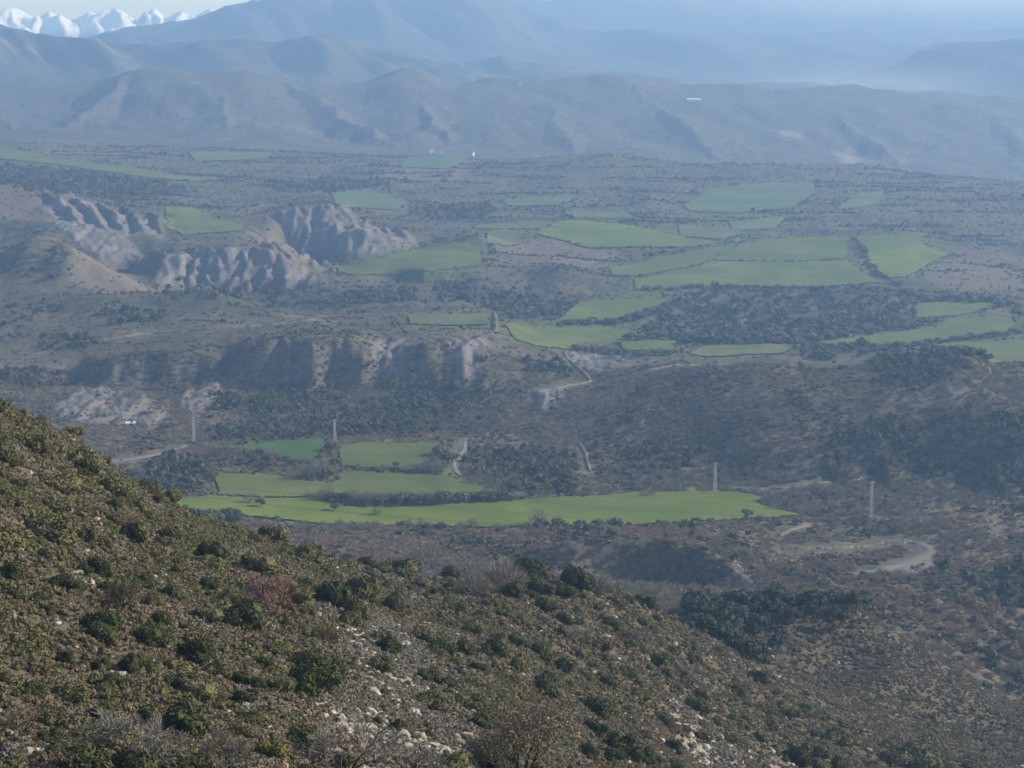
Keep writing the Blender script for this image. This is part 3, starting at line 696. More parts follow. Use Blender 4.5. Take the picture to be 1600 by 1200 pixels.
for pts, wid, lab in TRACKS:
    c = np.array(hits(densify(pts, 2.5, False)))
    c = smooth1(c, 2.0, 0)
    kn = np.arange(len(c))
    c = c + np.column_stack([0.7 * noise(kn * .31, kn * 0, 7), 1.4 * noise(kn * .31, kn * 0, 8)])
    for qx, qy in densify([tuple(v) for v in c], 1.0, False):
        i_ = int(np.searchsorted(Y, qy)); j_ = int((qx / qy + UMAX) / (2 * UMAX) * (NU - 1)); r_ = max(2, int((wid * .5 + 1.6) / (qy * 0.001)))
        CLEAR[max(i_ - 2, 0):i_ + 2, max(j_ - r_, 0):j_ + r_] = True
    t = np.gradient(c, axis=0); t /= np.linalg.norm(t, axis=1)[:, None] + 1e-9
    nn = np.column_stack([-t[:, 1], t[:, 0]])
    k = np.arange(len(c))
    w = wid * (0.5 + 0.3 * noise(k * 0.23, k * 0 + wid, 3) + 0.15 * noise(k * 0.9, k * 0, 4))[:, None]
    rows = [c + nn * w * s for s in (-1, -0.4, 0.4, 1)]
    V = []
    for i in range(len(c)):
        for q, up_ in zip(rows, (-0.12, 0.3, 0.3, -0.12)): V.append((q[i, 0], q[i, 1], float(height(q[i, 0], q[i, 1])) + up_ + (0.0003 * q[i, 1] if up_ > 0 else 0)))
    fc = [(i * 4 + j, i * 4 + j + 1, i * 4 + j + 5, i * 4 + j + 4) for i in range(len(c) - 1) for j in range(3)]
    o = mesh_obj('track', V, fc, mtk, smooth=True)
    o['kind'] = 'structure'; o['label'] = lab

# ------------------------------------------------------------------ plant and stone materials
def leaf_mat(name, dark, light, rough=0.75, spread=0.5):
    """per leaf and per plant colour differences around two leaf colours"""
    m, nt, p = new_mat(name, rough, 0.12)
    g = nt.nodes.new('ShaderNodeNewGeometry'); oi = nt.nodes.new('ShaderNodeObjectInfo')
    a = node(nt, 'ShaderNodeMath', operation='MULTIPLY'); nt.links.new(g.outputs['Random Per Island'], a.inputs[0]); a.inputs[1].default_value = spread
    b = node(nt, 'ShaderNodeMath', operation='MULTIPLY'); nt.links.new(oi.outputs['Random'], b.inputs[0]); b.inputs[1].default_value = 1 - spread
    s = node(nt, 'ShaderNodeMath', operation='ADD'); nt.links.new(a.outputs[0], s.inputs[0]); nt.links.new(b.outputs[0], s.inputs[1])
    nt.links.new(mixrgb(nt, s.outputs[0], dark, light), p.inputs['Base Color'])
    return m

ML = {
 'evergreen': leaf_mat('evergreen_leaf', (0.036, 0.043, 0.013), (0.098, 0.104, 0.034)),
 'olive':     leaf_mat('olive_leaf', (0.088, 0.084, 0.032), (0.185, 0.170, 0.070)),
 'heath':     leaf_mat('heath_twig', (0.116, 0.091, 0.052), (0.275, 0.218, 0.130)),
 'brush':     leaf_mat('valley_brush', (0.155, 0.116, 0.070), (0.360, 0.275, 0.175)),
 'grey':      leaf_mat('grey_twig', (0.134, 0.120, 0.090), (0.295, 0.262, 0.200)),
 'straw':     leaf_mat('dry_grass', (0.150, 0.120, 0.070), (0.270, 0.220, 0.140)),
 'red':       leaf_mat('reddish_twig', (0.150, 0.088, 0.074), (0.310, 0.195, 0.165)),
 'pine':      leaf_mat('pine_needle', (0.034, 0.052, 0.026), (0.098, 0.120, 0.060)),
 'wood':      leaf_mat('woodland_leaf', (0.042, 0.052, 0.026), (0.155, 0.158, 0.084)),
 'field':     leaf_mat('field_tree_leaf', (0.075, 0.085, 0.036), (0.150, 0.155, 0.072)),
 'pale':      leaf_mat('pale_twig', (0.150, 0.145, 0.110), (0.260, 0.245, 0.190)),
}
mbark, nt, p = new_mat('bark', 0.9, 0.1)
nt.links.new(mixrgb(nt, tex(nt, 3.0, 4, 0.6), (0.045, 0.034, 0.026), (0.11, 0.088, 0.068)), p.inputs['Base Color'])
mrock, nt, p = new_mat('pale_stone', 0.9, 0.1)
nt.links.new(mixrgb(nt, ramp(nt, tex(nt, 1.6, 5, 0.65), [(0.35, 0.0), (0.65, 1.0)]), (0.24, 0.21, 0.17), (0.50, 0.45, 0.37)), p.inputs['Base Color'])

# ------------------------------------------------------------------ plant shapes (unit size, base at the origin)
def quads(cent, nrm, size, r, aspect=1.0, up=0.0):
    n = len(cent)
    nrm = nrm / (np.linalg.norm(nrm, axis=1)[:, None] + 1e-9)
    t = r.normal(size=(n, 3)); t[:, 2] += up
    t -= nrm * (t * nrm).sum(1)[:, None]; t /= np.linalg.norm(t, axis=1)[:, None] + 1e-9
    b = np.cross(nrm, t)
    s = (size * r.uniform(0.6, 1.4, n))[:, None]
    v = np.stack([cent - t * s, cent + b * s * aspect * 0.55, cent + t * s, cent - b * s * aspect * 0.55], 1).reshape(-1, 3)
    f = np.arange(n * 4).reshape(-1, 4)
    return v, f

def lump(r, rad, zsq, seg=9, rings=6):
    vs_, fs = [], []
    ph = r.uniform(0, 9, 4)
    for i in range(rings + 1):
        th = math.pi * i / rings
        for j in range(seg):
            a = 2 * math.pi * j / seg
            k = rad * (1 + 0.13 * math.sin(3 * a + ph[0] + 2 * th) + 0.1 * math.sin(5 * a + ph[1]) * math.sin(th * 3 + ph[2]))
            vs_.append((k * math.sin(th) * math.cos(a), k * math.sin(th) * math.sin(a), k * zsq * math.cos(th)))
    for i in range(rings):
        for j in range(seg):
            fs.append((i * seg + j, i * seg + (j + 1) % seg, (i + 1) * seg + (j + 1) % seg, (i + 1) * seg + j))
    return np.array(vs_), fs

def build(name, parts, mat, smooth=False):
    V = []; Fc = []; o = 0
    for v, f in parts:
        V.append(np.asarray(v)); Fc += [tuple(int(k) + o for k in q) for q in f]; o += len(v)
    me = bpy.data.meshes.new(name)
    me.from_pydata(np.concatenate(V).tolist(), [], Fc)
    if smooth: me.polygons.foreach_set('use_smooth', np.ones(len(me.polygons), bool))
    me.materials.append(mat)
    return me

def crown_parts(seed, n, leaf, lobes=7, rad=1.0, tall=1.0, lift=0.0, core=True, spread=0.66):
    """leaf clumps over several overlapping lobes, with a few gaps between them"""
    r = np.random.default_rng(seed)
    parts = []
    cs = []
    for k in range(lobes):
        a = 2.4 * k + r.uniform(-.5, .5); q = spread * math.sqrt((k + 0.3) / lobes) * r.uniform(.8, 1.2)
        cs.append((rad * q * math.cos(a), rad * q * math.sin(a), lift + tall * rad * r.uniform(0.38, 1.05) * (1 - 0.35 * q), rad * r.uniform(0.28, 0.56)))
    per = n // lobes
    for cx, cy, cz, cr in cs:
        d = r.normal(size=(per, 3)); d[:, 2] = d[:, 2] * 0.9 + 0.25
        d /= np.linalg.norm(d, axis=1)[:, None]
        rr = cr * (0.72 + 0.36 * r.random(per) ** 0.7)
        c = np.array((cx, cy, cz)) + d * rr[:, None] * np.array((1, 1, 0.85))
        c[:, 2] = np.maximum(c[:, 2], 0.02 + lift * 0.6)
        parts.append(quads(c, d + 0.55 * r.normal(size=(per, 3)), leaf, r))
        if core:
            v, f = lump(r, cr * 0.72, 0.85)
            parts.append((v + np.array((cx, cy, cz)), f))
    return parts

def twig_parts(seed, n, length, width, rad=1.0, tall=1.0, dome=True):
    r = np.random.default_rng(seed)
    a = r.uniform(0, 2 * math.pi, n); q = rad * np.sqrt(r.random(n))
    hgt = tall * np.sqrt(np.maximum(1 - (q / rad) ** 2 * 0.9, 0.05)) * r.uniform(0.45, 1.0, n)
    c = np.column_stack([q * np.cos(a), q * np.sin(a), hgt])
    d = c / (np.linalg.norm(c, axis=1)[:, None] + 1e-6) + 0.35 * r.normal(size=(n, 3)); d[:, 2] += 0.35
    d /= np.linalg.norm(d, axis=1)[:, None]
    side = np.cross(d, r.normal(size=(n, 3))); side /= np.linalg.norm(side, axis=1)[:, None] + 1e-9
    L = (length * r.uniform(0.6, 1.4, n))[:, None]
    v = np.stack([c - d * L, c + side * width, c + d * L, c - side * width], 1).reshape(-1, 3)
    v[:, 2] = np.maximum(v[:, 2], -0.02)
    return (v, np.arange(n * 4).reshape(-1, 4))

def tuft_parts(seed, n=36):
    r = np.random.default_rng(seed)
    a = r.uniform(0, 2 * math.pi, n); lean = r.uniform(0.1, 0.9, n); L = r.uniform(.5, 1.1, n)
    b = np.column_stack([np.cos(a), np.sin(a), 0 * a]) * (0.3 * np.sqrt(r.random(n)))[:, None]
    tip = b + np.column_stack([np.cos(a) * lean, np.sin(a) * lean, np.sqrt(1 - (lean * .8) ** 2)]) * L[:, None]
    s = np.column_stack([-np.sin(a), np.cos(a), 0 * a]) * 0.06
    return (np.stack([b - s, b + s, tip], 1).reshape(-1, 3), np.arange(n * 3).reshape(-1, 3))

def tube(p0, p1, r0, r1, k=4):
    p0 = np.array(p0); p1 = np.array(p1)
    d = p1 - p0; d = d / (np.linalg.norm(d) + 1e-9)
    a = np.cross(d, (0.3, 0.8, 0.52)); a /= np.linalg.norm(a); b = np.cross(d, a)
    ang = np.arange(k) * 2 * math.pi / k
    ring = np.cos(ang)[:, None] * a + np.sin(ang)[:, None] * b
    v = np.concatenate([p0 + ring * r0, p1 + ring * r1])
    f = [(i, (i + 1) % k, k + (i + 1) % k, k + i) for i in range(k)]
    return v, f

def bare_tree(seed, depth=6, n0=4, spread=0.5, up=0.25):
    """leafless tree 1 m tall: (trunk and limb parts, twig parts)"""
    r = np.random.default_rng(seed)
    limbs, twigs = [], []
    def grow(p, d, L, rad, lev):
        d = d / np.linalg.norm(d)
        q = p + d * L * 0.5 + r.normal(size=3) * L * 0.05
        e = q + d * L * 0.5 + r.normal(size=3) * L * 0.07
        tgt = limbs if lev >= depth - 2 else twigs
        k = 6 if lev >= depth - 1 else 3
        tgt.append(tube(p, q, rad, rad * 0.85, k)); tgt.append(tube(q, e, rad * 0.85, rad * 0.62, k))
        if lev == 0: return
        m = 3 if lev > 1 else 4
        for i in range(m):
            nd = d + r.normal(size=3) * spread * (1.15 if lev < depth - 1 else 0.9); nd[2] += up * (0.6 if lev > 2 else 0.2)
            s = p + (e - p) * r.uniform(0.55, 1.0) if i else e
            grow(s, nd, L * r.uniform(0.62, 0.86), max(rad * 0.58, 0.0045), lev - 1)
    for i in range(n0):
        a = 2 * math.pi * i / n0 + r.uniform(-.4, .4)
        grow(np.array((0.02 * math.cos(a), 0.02 * math.sin(a), -0.03)), np.array((math.cos(a) * .45, math.sin(a) * .45, 1.0)), r.uniform(0.24, 0.32), 0.024, depth - 1)
    return limbs, twigs

def trunk_parts(seed, h, r0, lean=0.1, forks=3):
    r = np.random.default_rng(seed)
    top = np.array((r.normal() * lean, r.normal() * lean, h))
    out = [tube((0, 0, -0.15), top * 0.5, r0 * 1.15, r0 * 0.85, 6), tube(top * 0.5, top, r0 * 0.85, r0 * 0.6, 6)]
    for k in range(forks):
        a = 2 * math.pi * k / forks + r.uniform(-.4, .4)
        e = top + np.array((math.cos(a) * .35, math.sin(a) * .35, .45)) * h
        out.append(tube(top * 0.92, e, r0 * 0.5, r0 * 0.2, 4))
    return out

def stone_mesh(seed, name='stone'):
    r = np.random.default_rng(seed)
    bm = bmesh.new(); bmesh.ops.create_icosphere(bm, subdivisions=2, radius=1)
    cuts = [(r.normal(size=3), r.uniform(.55, .85)) for _ in range(7)]
    for v in bm.verts:
        co = np.array(v.co)
        for nrm, dd in cuts:
            nrm = nrm / np.linalg.norm(nrm); t = co @ nrm
            if t > dd: co = co - nrm * (t - dd) * 0.9
        v.co = Vector(co * np.array((1.0, .8, .62)) * (1 + 0.05 * r.normal()))
    me = bpy.data.meshes.new(name); bm.to_mesh(me); bm.free(); me.materials.append(mrock)
    return me

P = {}
P['shrub'] = [build('shrub', crown_parts(100 + i, 2600, 0.066, 11, 1.0, 0.95), ML['evergreen']) for i in range(5)]
P['olive'] = [build('olive_shrub', crown_parts(120 + i, 2400, 0.066, 10, 1.0, 0.8), ML['olive']) for i in range(4)]
P['shrub_mid'] = [build('shrub_mid', crown_parts(140 + i, 320, 0.17, 6, 1.0, 0.95), ML['evergreen']) for i in range(4)]
P['olive_mid'] = [build('olive_mid', crown_parts(150 + i, 320, 0.16, 6, 1.0, 0.75), ML['olive']) for i in range(4)]
P['cushion_heath'] = [build('heath', crown_parts(160 + i, 190, 0.15, 4, .95, .6), ML['heath']) for i in range(4)]
P['cushion_grey'] = [build('grey_cushion', crown_parts(170 + i, 190, 0.14, 4, .95, .55), ML['grey']) for i in range(4)]
P['cushion_olive'] = [build('olive_cushion', crown_parts(180 + i, 220, 0.15, 5, .95, .65), ML['olive']) for i in range(4)]
P['tuft'] = [build('tuft', [tuft_parts(190 + i)], ML['straw']) for i in range(3)]
P['twig_mid'] = [build('twig_bush', [twig_parts(200 + i, 260, 0.3, 0.016, 1.0, 1.3)] + crown_parts(200 + i, 60, 0.14, 4, .7, .7, core=False), ML['brush']) for i in range(3)]
P['twig_grey'] = [build('twig_tree', [twig_parts(210 + i, 260, 0.3, 0.016, 1.0, 1.5)] + crown_parts(210 + i, 60, 0.14, 4, .7, .8, core=False), ML['grey']) for i in range(3)]
P['wood_far'] = [build('woodland_tree', crown_parts(220 + i, 130, 0.26, 5, 1.0, 1.15), ML['wood']) for i in range(4)]
P['scrub_far'] = [build('scrub_far', crown_parts(230 + i, 70, 0.30, 4, 1.0, 0.8), ML['wood']) for i in range(3)]
P['heath_far'] = [build('heath_far', crown_parts(240 + i, 70, 0.28, 4, 1.0, 0.6), ML['brush']) for i in range(3)]
P['stone'] = [stone_mesh(250 + i) for i in range(4)]

# ------------------------------------------------------------------ countless cover: one object each, scattered by geometry nodes
def stuff(name, label, cat, protos, x, y, sc, sink=0.05, flat=1.0):
    n = len(x)
    pc = bpy.data.collections.new(name + '_shapes')
    for k, me in enumerate(protos):
        pc.objects.link(bpy.data.objects.new(name + '_shape', me))
    z = height(x, y) - sink * sc
    me = bpy.data.meshes.new(name); me.vertices.add(n)
    me.vertices.foreach_set('co', np.column_stack([x, y, z]).astype(np.float32).ravel())
    def attr(nm, ty, key, arr):
        a = me.attributes.new(nm, ty, 'POINT'); a.data.foreach_set(key, arr)
    attr('rot', 'FLOAT_VECTOR', 'vector', np.column_stack([rng.normal(0, .12, n), rng.normal(0, .12, n), rng.uniform(0, 6.28, n)]).astype(np.float32).ravel())
    s3 = np.column_stack([sc * rng.uniform(.85, 1.2, n), sc * rng.uniform(.85, 1.2, n), sc * flat * rng.uniform(.75, 1.2, n)])
    attr('scl', 'FLOAT_VECTOR', 'vector', s3.astype(np.float32).ravel())
    attr('idx', 'INT', 'value', rng.integers(0, len(protos), n).astype(np.int32))
    o = bpy.data.objects.new(name, me); COL.objects.link(o)
    ng = bpy.data.node_groups.new(name, 'GeometryNodeTree')
    ng.interface.new_socket('Geometry', in_out='INPUT', socket_type='NodeSocketGeometry')
    ng.interface.new_socket('Geometry', in_out='OUTPUT', socket_type='NodeSocketGeometry')
    gi = ng.nodes.new('NodeGroupInput'); go = ng.nodes.new('NodeGroupOutput')
    ip = ng.nodes.new('GeometryNodeInstanceOnPoints'); ci = ng.nodes.new('GeometryNodeCollectionInfo')
    ci.inputs['Collection'].default_value = pc
    ci.inputs['Separate Children'].default_value = True; ci.inputs['Reset Children'].default_value = True
    ip.inputs['Pick Instance'].default_value = True
    def na(nm, ty):
        q = ng.nodes.new('GeometryNodeInputNamedAttribute'); q.data_type = ty; q.inputs[0].default_value = nm; return q.outputs[0]
    L = ng.links.new
    L(gi.outputs[0], ip.inputs['Points']); L(ci.outputs[0], ip.inputs['Instance'])
    L(na('idx', 'INT'), ip.inputs['Instance Index']); L(na('rot', 'FLOAT_VECTOR'), ip.inputs['Rotation']); L(na('scl', 'FLOAT_VECTOR'), ip.inputs['Scale'])
    L(ip.outputs[0], go.inputs[0])
    md = o.modifiers.new('scatter', 'NODES'); md.node_group = ng
    o['kind'] = 'stuff'; o['label'] = label; o['category'] = cat
    return o

def cand(n, y0, y1, umax=0.31, slack=14):
    """random land points in view (or just hidden) between two depths"""
    y = np.sqrt(rng.uniform(y0 * y0, y1 * y1, n)); x = rng.uniform(-umax, umax, n) * y
    px, py = project(x, y, height(x, y))
    ok = (px > -70) & (px < 1670) & (py < 1290) & (py <= gridval(VIS, x, y) + slack)
    return x[ok], y[ok], px[ok], py[ok]

def pick(c, prob):
    k = rng.random(len(c[0])) < prob
    return [q[k] for q in c]

FLD = field_mask | CLEAR
# near hillside: smaller cushions close by, a coarser and thinner cover farther down the spurs
def near_cover(c, size, dens):
    nn_ = fbm(c[0] / 7, c[1] / 10, 3, 71); nz = fbm(c[0] / 22, c[1] / 28, 3, 72)
    hs = (1 - sstep(400, 470, c[1])) * dens
    lft = 1 - sstep(450, 900, c[2]); top = 1 - sstep(820, 960, c[3])
    stn = gridval(STONY, c[0], c[1])
    L = []
    k = pick(c, (0.06 + 0.44 * sstep(-0.05, 0.4, nn_)) * hs * (1 - 0.85 * stn) * (0.46 + .14 * lft + 1.05 * top * (1 - sstep(900, 1100, c[2])))); L.append(k)
    k = pick(c, (0.20 + 0.36 * sstep(-0.1, 0.45, -nn_)) * hs * (1 - .45 * lft * top) * (1 - .4 * stn)); L.append(k)
    k = pick(c, (0.08 + 0.30 * sstep(0, 0.5, nz)) * hs * (1 + stn)); L.append(k)
    k = pick(c, 0.25 * sstep(-0.1, 0.5, nz + nn_) * hs); L.append(k)
    k = pick(c, (0.014 + 0.40 * stn * sstep(-.3, .4, nn_)) * hs); L.append(k)
    S_ = [size * np.clip(np.exp(rng.normal(0, .38, len(q[0]))), .45, 2.6) * f for q, f in zip(L, (1.1, 1.0, .95, .8, .9))]
    return L, S_
A_, SA = near_cover(cand(150000, 58, 215), 0.26, 1.15)
B_, SB = near_cover(cand(170000, 215, 470), 0.38, 1.15)
for j, (nm, lab, cat, pr) in enumerate((
 ('low_green_scrub', 'low olive green scrub covering the near hillside', 'scrub', 'cushion_olive'),
 ('brown_heath', 'brown heath cushions covering the near hillside', 'heath', 'cushion_heath'),
 ('grey_cushion_scrub', 'grey thorny cushions among the stones of the near hillside', 'scrub', 'cushion_grey'),
 ('dry_grass', 'dry pale grass tufts on the near hillside', 'grass', 'tuft'),
 ('loose_stones', 'pale loose stones strewn over the near hillside', 'stones', 'stone'))):
    stuff(nm, lab, cat, P[pr], np.concatenate([A_[j][0], B_[j][0]]), np.concatenate([A_[j][1], B_[j][1]]), np.concatenate([SA[j], SB[j]]), 0.1)

# valley scrub
c = cand(150000, 430, 1060)
fm = gridval(FLD, c[0], c[1]); wd = gridval(WOOD, c[0], c[1]); rk = gridval(ROCK, c[0], c[1]); pn = gridval(PINE, c[0], c[1])
nn_ = fbm(c[0] / 30, c[1] / 40, 3, 73); nz = fbm(c[0] / 90, c[1] / 120, 2, 74)
op = (~fm) * (1 - 0.8 * rk)
wn2 = fbm(c[0] / 22, c[1] / 28, 3, 76)
wd = np.clip(wd * 1.15 + 0.55 * wn2 * (wd > .05) - 0.1, 0, 1)
close = 1 - sstep(520, 700, c[1])
k = pick(c, op * (0.012 + 0.26 * sstep(0.15, 0.5, nn_)) * (1 - wd * .5))
stuff('valley_scrub', 'dark low scrub dotted over the brown valley slopes', 'scrub', P['scrub_far'], k[0], k[1], np.clip(.75 * np.exp(rng.normal(0, .4, len(k[0]))), .3, 2.2))
k = pick(c, op * (0.18 + 0.2 * sstep(-.2, .3, -nn_) + .25 * close) * (1 - wd * .6))
stuff('valley_heath', 'brown leafless brush covering the valley slopes', 'brush', P['twig_mid'] + P['heath_far'], k[0], k[1], rng.uniform(.5, 1.3, len(k[0])))
k = pick(c, op * 0.14 * sstep(0.05, 0.4, nz))
stuff('grey_thicket', 'grey leafless thicket in the valley bottom', 'thicket', P['twig_grey'], k[0], k[1], rng.uniform(.8, 2.0, len(k[0])))
k = pick(c, (~fm) * wd ** 1.5 * 0.22)
stuff('valley_woodland', 'dark evergreen woodland on the shaded valley slopes', 'woodland', P['wood_far'] * 3 + P['twig_grey'] + P['olive_mid'][:1], k[0], k[1], rng.uniform(0.7, 2.4, len(k[0])))
# middle distance and far plateau
c = cand(170000, 1050, 2750)
fm = gridval(FLD, c[0], c[1]); wd = gridval(WOOD, c[0], c[1]); rk = gridval(ROCK, c[0], c[1]); rd = gridval(RED, c[0], c[1])
nn_ = fbm(c[0] / 75, c[1] / 60, 4, 75)
wn2 = fbm(c[0] / 28, c[1] / 36, 3, 77)
wd = np.clip(wd * 1.15 + 0.5 * wn2 * (wd > .05) - 0.1, 0, 1)
op = (~fm) * (1 - 0.9 * rk) * (1 - .55 * rd)
k = pick(c, op * (0.012 + 0.30 * sstep(.15, .6, nn_)))
stuff('far_scrub', 'dark scrub dotting the far plateau and terraces', 'scrub', P['scrub_far'], k[0], k[1], rng.uniform(.6, 1.6, len(k[0])))
k = pick(c, op * 0.12)
stuff('far_heath', 'brown brush on the far plateau and terraces', 'brush', P['heath_far'], k[0], k[1], rng.uniform(.7, 1.7, len(k[0])))
k = pick(c, (~fm) * wd * 0.24)
stuff('far_woodland', 'dark tree belts and woods in the middle of the valley', 'woodland', P['wood_far'] * 3 + P['twig_grey'] + P['olive_mid'][:1], k[0], k[1], np.clip(2.0 * np.exp(rng.normal(0, .35, len(k[0]))), .9, 4))
# old terrace hedges and banks, following the lie of the land
tx_, ty_ = [], []
for k in range(230):
    y_ = math.sqrt(rng.uniform(560 ** 2, 2600 ** 2)); x_ = rng.uniform(-.29, .29) * y_
    ln = rng.uniform(20, 130) * (y_ / 1500) ** .5; hd = rng.normal(0, .22); ph = rng.uniform(0, 99)
    n_ = int(ln / rng.uniform(1.6, 3.2))
    s_ = np.linspace(0, ln, n_)
    tx_.append(x_ + s_ * math.cos(hd) + rng.normal(0, .5, n_)); ty_.append(y_ + s_ * math.sin(hd) + 6 * noise(s_ / 40, s_ * 0 + ph, 83) + rng.normal(0, .8, n_))
tx_ = np.concatenate(tx_); ty_ = np.concatenate(ty_)
kk = (~gridval(FLD, tx_, ty_)) & (gridval(ROCK, tx_, ty_) < .3) & (np.abs(tx_ / ty_) < .32)
tx_, ty_ = tx_[kk], ty_[kk]
stuff('terrace_hedge', 'lines of bushes along old terraces across the valley', 'hedge', P['scrub_far'] + P['heath_far'] + P['wood_far'], tx_, ty_, np.clip(.95 * np.exp(rng.normal(0, .35, len(tx_))), .4, 2.2) * np.clip(ty_ / 1300, .7, 1.5))
# rough growth along the field margins
ex, ey = [], []
for (poly, tone, lab), xy in zip(FIELDS, fld_xy):
    q = np.array(densify([tuple(v) for v in xy], 1.6))
    s_ = np.arange(len(q))
    g_ = noise(s_ * 0.06, s_ * 0 + len(q) * .37, 78) + 0.5 * noise(s_ * 0.3, s_ * 0, 79)
    kk = rng.random(len(q)) < np.clip(0.15 + 0.9 * g_, 0, .8)
    q = q[kk] + rng.normal(0, 0.9, (kk.sum(), 2))
    ex.append(q[:, 0]); ey.append(q[:, 1])
ex = np.concatenate(ex); ey = np.concatenate(ey)
stuff('field_margin_scrub', 'rough growth and low bushes along the field margins', 'scrub', P['scrub_far'] + P['heath_far'], ex, ey, rng.uniform(.5, 1.5, len(ex)))

# ------------------------------------------------------------------ single plants
LANDMARKS = [(425, 925, 'the red leafless tree'), (215, 1150, 'the big grey bare tree'), (424, 1168, 'the bright yellow green shrub'), (600, 1050, 'the middle of the stony patch'),
 (818, 1140, 'the bottom middle bare tree'), (840, 890, 'the crest thicket'), (6, 1135, 'the boulder at the left edge'), (1200, 1000, 'the pine clump'), (1422, 1168, 'the widest olive shrub'),
 (178, 756, 'the upper left skyline bush'), (160, 965, 'the widest dark shrub'), (280, 1052, 'the large olive dome shrub'), (972, 1160, 'the largest bottom shrub'), (150, 806, 'the pale outcrop'), (345, 798, 'the two rim bushes'), (1250, 1176, 'the bottom right yellow shrub'), (95, 903, 'the broad dark shrub'), (690, 1010, 'the dark shrub by the stony rim')]
def nth(k):
    w = ['first', 'second', 'third', 'fourth', 'fifth', 'sixth', 'seventh', 'eighth', 'ninth', 'tenth', 'eleventh', 'twelfth']
    if k <= 12: return w[k - 1]
    return '%d%s' % (k, 'th' if 10 < k % 100 < 20 else {1: 'st', 2: 'nd', 3: 'rd'}.get(k % 10, 'th'))
def by_landmark(things):
    """say which one by its order of distance from the nearest landmark, on one side of it"""
    cell = {}
    for ob, px, py, what in things:
        lx, ly, nm = min(LANDMARKS, key=lambda q: (q[0] - px) ** 2 + (q[1] - py) ** 2)
        v = 'above' if py < ly - 8 else 'below' if py > ly + 8 else 'beside'
        s = 'left' if px < lx else 'right'
        cell.setdefault((what, nm, v, s), []).append(((lx - px) ** 2 + (ly - py) ** 2, ob))
    for (what, nm, v, s), L in cell.items():
        for k, (_, ob) in enumerate(sorted(L, key=lambda q: q[0])):
            where = {'above': 'above %s of', 'below': 'below %s of', 'beside': 'level %s of'}[v] % s
            ob['label'] = ('%s nearest %s %s %s' % (nth(k + 1), what, where, nm)) if len(L) > 1 else 'only small %s %s %s' % (what, where, nm)
def by_order(things, text):
    for k, (px, ob) in enumerate(sorted(things, key=lambda q: q[0])):
        ob['label'] = '%s %s' % (nth(k + 1), text)
further = []
def put(name, me, px, py, size, label, group, cat, zs=1.0, d=None, sink=0.06):
    x, y = hit(px, py) if d is None else (ray(px, py)[0] * d, d)
    o = bpy.data.objects.new(name, me); COL.objects.link(o)
    o.location = (x, y, float(height(x, y)) - sink * size)
    o.rotation_euler = (0, 0, random.uniform(0, 6.28))
    o.scale = (size * random.uniform(.8, 1.2), size * random.uniform(.8, 1.2), size * zs * random.uniform(.8, 1.15))
    o['label'] = label; o['category'] = cat
    if group: o['group'] = group
    return o

def put_w(name, me, px, py, wpx, label, group, cat, zs=1.0):
    """by its width in the photograph; py is the middle of the plant"""
    base = py + wpx * 0.36
    x, y = hit(px, base)
    return put(name, me, px, base, wpx * y / F * 0.5 / 0.92, label, group, cat, zs)

